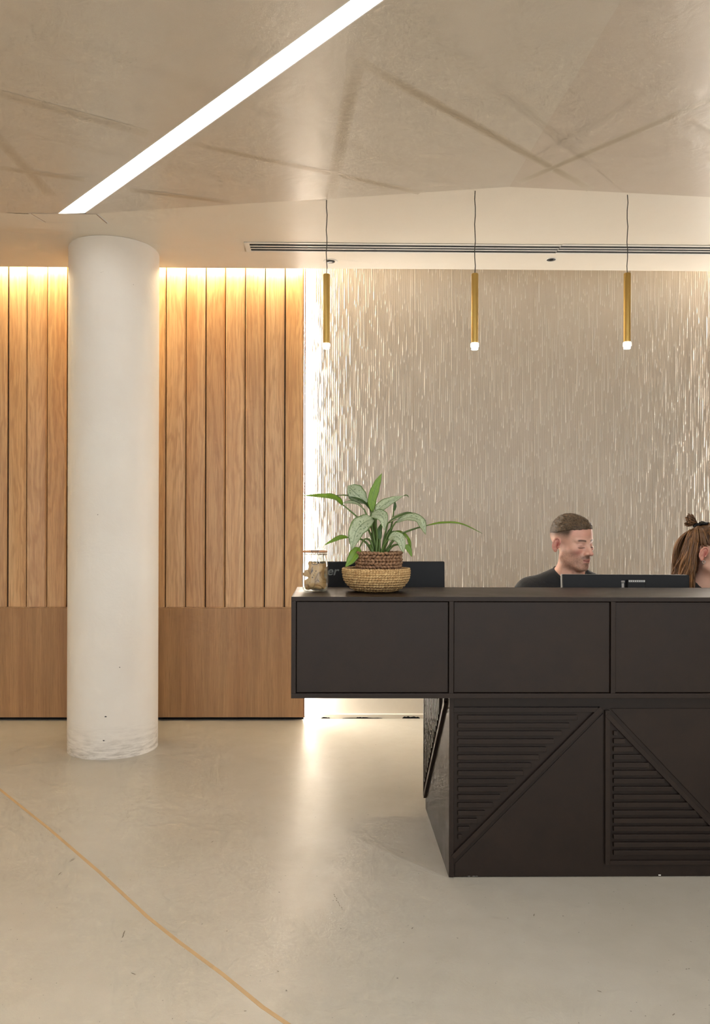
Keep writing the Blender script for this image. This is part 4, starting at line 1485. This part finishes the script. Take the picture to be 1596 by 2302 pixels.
def build_person(label, hcw, S, yaw, pitch, roll, man, body_yaw=0.0, f=1.0):
    root = thing('person', label, 'person', (hcw.x, hcw.y, 0.0005))
    hz = hcw.z / S
    T = np.array((0., 0., hz))
    Rm = head_axes(yaw, pitch, roll)
    sh = .168 if man else .150
    ln = .055
    ew = .255 if man else .235
    zt = (.7255 + .028) / S        # wrist height on the work surface
    def arms(fd, g=0.0, up=False):
        for s in (-1, 1):
            shp, el, wr = (s * sh, ln + .01, hz - .235), (s * ew, .045, zt + .05), (s * .15, -.14, zt)
            arm(fd, shp, el, wr, g, up)
            if not up:
                hand(fd, wr, (-s * .15, -1, 0), -s if False else (1 if s > 0 else -1) * 1)
    def legs(fd, g=0.0):
        for s in (-1, 1):
            leg(fd, (s * .085, .13, .50), (s * .12, -.27, .49), (s * .12, -.25, .10), g)
    def body(fd):
        body_prims(fd, T, 0.0, True, sh, ln)
        arms(fd)
        legs(fd)
        for s in (-1, 1):
            fd.cap((s * .12, -.22, .05), (s * .125, -.38, .035), .040, .030, .03)
    box = ((-.34, .34), (-.44, .30), (.0, hz + .15))
    V, Q = person_mesh(lambda fd: head_prims(fd, T, Rm, f), body, box, T)
    P = (V - T) @ Rm
    C = face_tint(P, V, man)
    bodyonly = V[:, 2] < hz - .16
    C[bodyonly] = np.array(srgb(220, 174, 148))
    me = np_mesh('body', V * S, Q)
    set_tint(me, C)
    link('body', me, M['skin'], root, smooth=True)
    # shirt
    xs, ys, zs = np.arange(-.34, .345, .006), np.arange(-.20, .28, .006), np.arange(.40, hz - .06, .005)
    fd = Field(xs, ys, zs)
    body_prims(fd, T, .010, False, sh, ln)
    arms(fd, .010, True)
    fd.ell((0., ln - .03, hz - .118), (.070, .075, .062), .006, np.array(Euler((R(18), 0, 0)).to_matrix()), True)
    Vs, Qs = fd.nets()
    wr = (hash_noise(Vs, 14, 5) - .5) * .010 + (hash_noise(Vs, 34, 6) - .5) * .004
    cen = np.array((0, ln + .03, 0))
    dirv = Vs - cen
    dirv[:, 2] = 0
    dirv /= np.linalg.norm(dirv, axis=1)[:, None] + 1e-6
    Vs = Vs + dirv * np.maximum(wr, -.002)[:, None]
    shirt = link('shirt', np_mesh('shirt', Vs * S, Qs), M['shirt'], root, smooth=True)
    # trousers and shoes
    fd = Field(np.arange(-.28, .285, .010), np.arange(-.40, .32, .010), np.arange(.08, .66, .010))
    legs(fd, .010)
    fd.ell((0, ln + .06, hz - .62), (.172, .127, .11), .04)
    Vt, Qt = fd.nets()
    link('trousers', np_mesh('trousers', Vt * S, Qt), M['trouser'], root, smooth=True)
    for s in (-1, 1):
        fd = Field(np.arange(-.19, .195, .007), np.arange(-.45, -.12, .007), np.arange(-.02, .14, .007))
        fd.cap((s * .12, -.22, .056), (s * .125, -.38, .041), .048, .038, .03)
        Vt, Qt = fd.nets()
        Vt[:, 2] = np.maximum(Vt[:, 2], 0)
        link('shoe', np_mesh('shoe', Vt * S, Qt), M['shoe'], root, smooth=True)
    return root, T, Rm, S

def local_tubes(mbs, root, T, Rm, S, name, mat, parent=None, **kw):
    """head-local tubes -> root-local mesh"""
    mb = MB()
    mb.v = [tuple((T + Rm @ np.array(p)) * S) for p in mbs.v]
    mb.f = mbs.f
    me = bpy.data.meshes.new(name)
    me.from_pydata(mb.v, [], mb.f)
    return link(name, me, mat, parent or root, smooth=True, **kw)

# ---- the man
hm = at_y(1285, 1219.5, 3.74)
man, T, Rm, S = build_person('man with short brown hair and black t-shirt looking down behind the monitor', hm, 1.10, R(31), R(7), R(-2), True)
g_ = lambda v: T + Rm @ np.array(v)
fd = Field(np.arange(-.11, .11, .0024) + T[0], np.arange(-.13, .13, .0024) + T[1], np.arange(.0, .15, .0024) + T[2])
fd.ell(g_((0, -.012, .040)), (.0765, .0955, .0865), .01, Rm)
fd.ell(g_((0, .037, .072)), (.054, .044, .034), .03, Rm)
# hairline: keep what lies above a tilted surface
P = np.stack(np.meshgrid(fd.x, fd.y, fd.z, indexing='ij'), -1)
L_ = (P - T) @ Rm
lim = .056 + .012 * np.clip((L_[..., 1] - .02) / .06, -1.2, 1) - .002 * np.clip((np.abs(L_[..., 0]) - .045) / .03, 0, 1) * (L_[..., 1] < .05)
lim = lim - .008 * np.clip((-L_[..., 1] - .03) / .06, 0, 1)
lim = lim + (hash_noise(L_.reshape(-1, 3), 150, 21).reshape(lim.shape) - .5) * .006
fd.F = np.maximum(fd.F, (lim - L_[..., 2]) * .8)
V, Q = fd.nets()
Lc = (V - T) @ Rm
st = hash_noise(Lc * np.array((1, .28, 1)), 190, 8) - .4
up = Lc / np.linalg.norm(Lc, axis=1)[:, None]
amp = np.clip((Lc[:, 2] - .055) / .02, 0, 1)
Lc = Lc + up * (st * .007 * amp)[:, None]
V = Lc @ Rm.T + T
hair = link('hair', np_mesh('hair', V * S, Q), M['hair_man'], man, smooth=True, label='short brown hair')
# collar rib of the t-shirt
pts = []
for k in range(41):
    a = 2 * math.pi * k / 40
    pts.append((.068 * math.cos(a), .055 - .03 + .070 * math.sin(a), T[2] - .137 + .034 * math.sin(a) + .008 * math.cos(2 * a)))
mb = MB().tube([tuple(np.array(p) * S) for p in pts], .0062, 8, caps=False)
me = bpy.data.meshes.new('collar')
me.from_pydata(mb.v, [], mb.f)
link('collar', me, M['shirt'], man, smooth=True)

# ---- the woman at the right edge
hw_ = at_y(1599, 1241, 3.74)
woman, T, Rm, S = build_person('woman with long wavy brown hair half tied up, at the right edge', hw_, 1.08, R(52), R(10), 0.0, False, f=.93)
def hair_mat(nm, a, b):
    t = NT(nm)
    oi = t.n('ShaderNodeAttribute', attribute_name='lock')
    c = t.coords((90, 90, 14))
    n1 = t.noise(c, 1.0, 4, .7)
    col = t.mix(t.ramp(n1, [(.35, 0), (.7, 1)]), a, b)
    col = t.mix(t.math('MULTIPLY', oi.outputs['Fac'], .8), col, srgb(176, 126, 78))
    t.set(color=col, rough=.42, spec=.4)
    t.bump(n1, .4, .003)
    return t.m
M['hair_w'] = hair_mat('wavy_brown_hair', srgb(48, 30, 20), srgb(120, 84, 54))
# scalp cap under the locks
fd = Field(np.arange(-.12, .12, .004) + T[0], np.arange(-.13, .13, .004) + T[1], np.arange(-.12, .15, .004) + T[2])
g_ = lambda v: T + Rm @ np.array(v)
fd.ell(g_((0, -.016, .036)), (.0795, .0985, .0865), .01, Rm)
fd.ell(g_((0, -.05, -.03)), (.068, .055, .075), .03, Rm)
fd.ell(g_((0, .035, .044)), (.064, .056, .058), .03, Rm)
P = np.stack(np.meshgrid(fd.x, fd.y, fd.z, indexing='ij'), -1)
L_ = (P - T) @ Rm
lim = np.where(L_[..., 1] > .03, .034 + .42 * (L_[..., 1] - .03), np.where(L_[..., 1] > -.036, .024 + .30 * (L_[..., 1] + .036), -.2))
fd.F = np.maximum(fd.F, (lim - L_[..., 2]) * .7)
V, Q = fd.nets()
hw = link('hair', np_mesh('hair', V * S, Q), M['hair_w'], woman, smooth=True, label='long wavy brown hair')
me = hw.data
me.attributes.new('lock', 'FLOAT', 'POINT').data.foreach_set('value', np.zeros(len(V), np.float32))
rr = random.Random(3)
bunp = Vector((0, -.072, .112))
def lock_set(paths, name):
    mb, tone = MB(), []
    for pts, rad, tn in paths:
        n0 = len(mb.v)
        m = len(pts)
        mb.tube(pts, [rad * (.75 + .25 * math.sin(math.pi * min(1, i / (m - 1) * 1.4))) * (1 - .82 * max(0, (i / (m - 1) - .6) / .4)) for i in range(m)], 6)
        tone += [tn] * (len(mb.v) - n0)
    o = local_tubes(mb, woman, T, Rm, S, name, M['hair_w'], hw)
    o.data.attributes.new('lock', 'FLOAT', 'POINT').data.foreach_set('value', tone)
    return o
paths = []
# upper hair drawn from the hairline to the tie
for k in range(72):
    a = -1.5 + 3.0 * k / 71
    th = rr.uniform(.2, 1.0)
    s = Vector((.082 * math.sin(a), .078 * math.cos(a) - .005, .030 + .042 * math.cos(a) ** 2))
    mid = Vector((.080 * math.sin(a) * .85, -.004, .075 + .045 * math.cos(a) ** 2))
    n_ = mid.normalized() * .006
    paths.append((catmull([s, s.lerp(mid, .5) + n_ * 1.3, mid + n_ + Vector((rr.uniform(-1, 1), rr.uniform(-1, 1), 0)) * .004, bunp + Vector((rr.uniform(-1, 1), rr.uniform(-1, 1), rr.uniform(-1, 1))) * .006], 10), rr.uniform(.0026, .005), rr.random() * .5))
for s_ in (-1, 1):
    for k in range(26):
        s = Vector((s_ * .080, rr.uniform(-.075, .004), rr.uniform(.016, .040)))
        mid = Vector((s_ * .068, s.y * .6 - .03, .085))
        n_ = mid.normalized() * .007
        paths.append((catmull([s, s.lerp(mid, .5) + Vector((s_ * .009, 0, .002)), mid + n_, bunp + Vector((s_ * .008, rr.uniform(-1, 1) * .006, 0))], 10), rr.uniform(.0028, .005), rr.random() * .5))
lock_set(paths, 'drawn_back_locks')
paths = []
# loose lower hair hanging in waves
for k in range(250):
    a = rr.uniform(-1.0, 1.0) * 1.25
    # 0 is the back of the head, +-pi/2 the sides
    st_ = Vector((.074 * math.sin(a), -.03 - .072 * math.cos(a) if abs(a) < 1.6 else -.028, rr.uniform(-.01, .085)))
    L = rr.uniform(.24, .34)
    out = Vector((math.sin(a), -max(math.cos(a), -.1), 0))
    ph, w = rr.uniform(0, 6), rr.uniform(.005, .013)
    pts = []
    sp = rr.uniform(.0, 1.0)
    for i in range(12):
        u = i / 11
        z = st_.z - L * u
        fl = (.012 + .020 * sp * u ** 1.0) * (1 if u > .04 else .6)
        p = Vector((st_.x, st_.y, z)) + out * fl + Vector((math.sin(ph + u * 11) * w * u, math.cos(ph * 1.7 + u * 10) * w * u, 0))
        p.y -= .022 * u * sp
        pts.append(p)
    paths.append((pts, rr.uniform(.0022, .0056), .9 * rr.random() ** 1.6))
# strands sweeping from the tie down the back
for k in range(80):
    a = rr.uniform(-1, 1)
    sp = rr.random()
    en = Vector((.055 * a, -.108 - .034 * sp, -.05 - .16 * rr.random()))
    m1 = Vector((.05 * a, -.118 - .012 * sp, .05))
    paths.append((catmull([bunp + Vector((.012 * a, 0, -.006)), m1, Vector((.06 * a, -.128 - .025 * sp, -.02)), en + Vector((rr.uniform(-1, 1) * .015, rr.uniform(-1, 1) * .012, 0))], 11), rr.uniform(.002, .0048), .25 + .75 * sp * rr.random()))
# locks falling behind and below the ears
for k in range(110):
    s_ = 1 if k % 2 else -1
    st_ = Vector((s_ * rr.uniform(.055, .078), rr.uniform(-.075, -.036), rr.uniform(-.01, .05)))
    L = rr.uniform(.22, .34)
    ph, w = rr.uniform(0, 6), rr.uniform(.004, .011)
    dr = rr.uniform(-.01, .045)
    pts = []
    for i in range(12):
        u = i / 11
        pts.append(st_ + Vector((s_ * (.006 + .010 * u) + math.sin(ph + u * 11) * w * u, dr * u ** 1.5 - .008 + math.cos(ph * 1.7 + u * 10) * w * u, -L * u)))
    paths.append((pts, rr.uniform(.0024, .0054), .9 * rr.random() ** 1.5))
lock_set(paths, 'loose_locks')
paths = []
for k in range(22):
    a = rr.uniform(0, 2 * math.pi)
    b = bunp + Vector((0, -.012, .006))
    q = .034
    d1 = Vector((math.cos(a) * .7, -rr.uniform(.3, 1.1), math.sin(a) * .6 + .25)) * q
    d2 = Vector((math.cos(a + .9) * .7, -rr.uniform(.3, 1.1), math.sin(a + .9) * .6 + .1)) * q
    paths.append((catmull([b, b + d1, b + (d1 + d2) * .75, b + d2, b + d2 * .2], 10), rr.uniform(.003, .0048), rr.random() * .3))
lock_set(paths, 'bun')
# scrunchie
mb = MB()
n, m = 44, 8
Rq = Vector((0, -.55, .83)).normalized().to_track_quat('Z', 'Y').to_matrix()
V, F = [], []
for i in range(n):
    a = 2 * math.pi * i / n
    r2 = .0085 * (1 + .28 * math.sin(i * 2.4) + .15 * math.sin(i * 5.1))
    for j in range(m):
        b = 2 * math.pi * j / m
        q = .0165 + r2 * math.cos(b)
        V.append(bunp + Rq @ Vector((q * math.cos(a), q * math.sin(a), r2 * math.sin(b) + .001)))
for i in range(n):
    for j in range(m):
        F.append((i * m + j, ((i + 1) % n) * m + j, ((i + 1) % n) * m + (j + 1) % m, i * m + (j + 1) % m))
mb.add(V, F)
for s in (-1, 1):
    mb.tube([bunp + Vector((s * .012, .004, .004)), bunp + Vector((s * .018, .022, .010)), bunp + Vector((s * .016, .040, .012))], [.007, .009, .005], 8)
local_tubes(mb, woman, T, Rm, S, 'scrunchie', M['black'], hw, label='black fabric scrunchie')
# earring
mb = MB().ring((0, 0, 0), .0055, .0012, 20, 6).xf(Matrix.Translation((.0855, -.006, -.045)) @ Matrix.Rotation(R(90), 4, 'Y'))
local_tubes(mb, woman, T, Rm, S, 'earring', M['silver'], woman)

# ---- office chairs carrying them
def office_chair(p, label):
    c = thing('office_chair', label, 'chair', p, 'office chairs behind the desk')
    zs = p[2]
    MB().box(p[0] - .23, p[0] + .23, p[1] + .02, p[1] + .42, .375, .445).build('seat', M['dkgrey'], c, bevel=.03)
    MB().box(p[0] - .21, p[0] + .21, p[1] + .375, p[1] + .42, .52, .86).build('backrest', M['dkgrey'], c, bevel=.02)
    MB().box(p[0] - .03, p[0] + .03, p[1] + .4205, p[1] + .435, .40, .70).build('back_post', M['black'], c, bevel=.004)
    MB().lathe([(.028, .09), (.028, .375)], 20, (p[0], p[1] + .22, 0)).build('gas_lift', M['black'], c)
    for k in range(5):
        a = 2 * math.pi * k / 5 + .5
        d = Vector((math.cos(a), math.sin(a), 0))
        q = Vector((p[0], p[1] + .22, .085))
        MB().tube([q, q + d * .16 - Vector((0, 0, .01)), q + d * .27 - Vector((0, 0, .025))], [.022, .018, .014], 8).build('base_leg', M['black'], c)
        w_ = q + d * .27
        MB().lathe([(.012, -.010), (.026, -.008), (.026, .008), (.012, .010)], 16).xf(Matrix.Translation((w_.x, w_.y, .027)) @ Matrix.Rotation(a + 1.57, 4, 'Z') @ Matrix.Rotation(R(90), 4, 'Y')).build('caster', M['black'], c)
office_chair((hm.x, hm.y, 0), 'dark office chair under the seated man')
office_chair((hw_.x, hw_.y, 0), 'dark office chair under the woman')
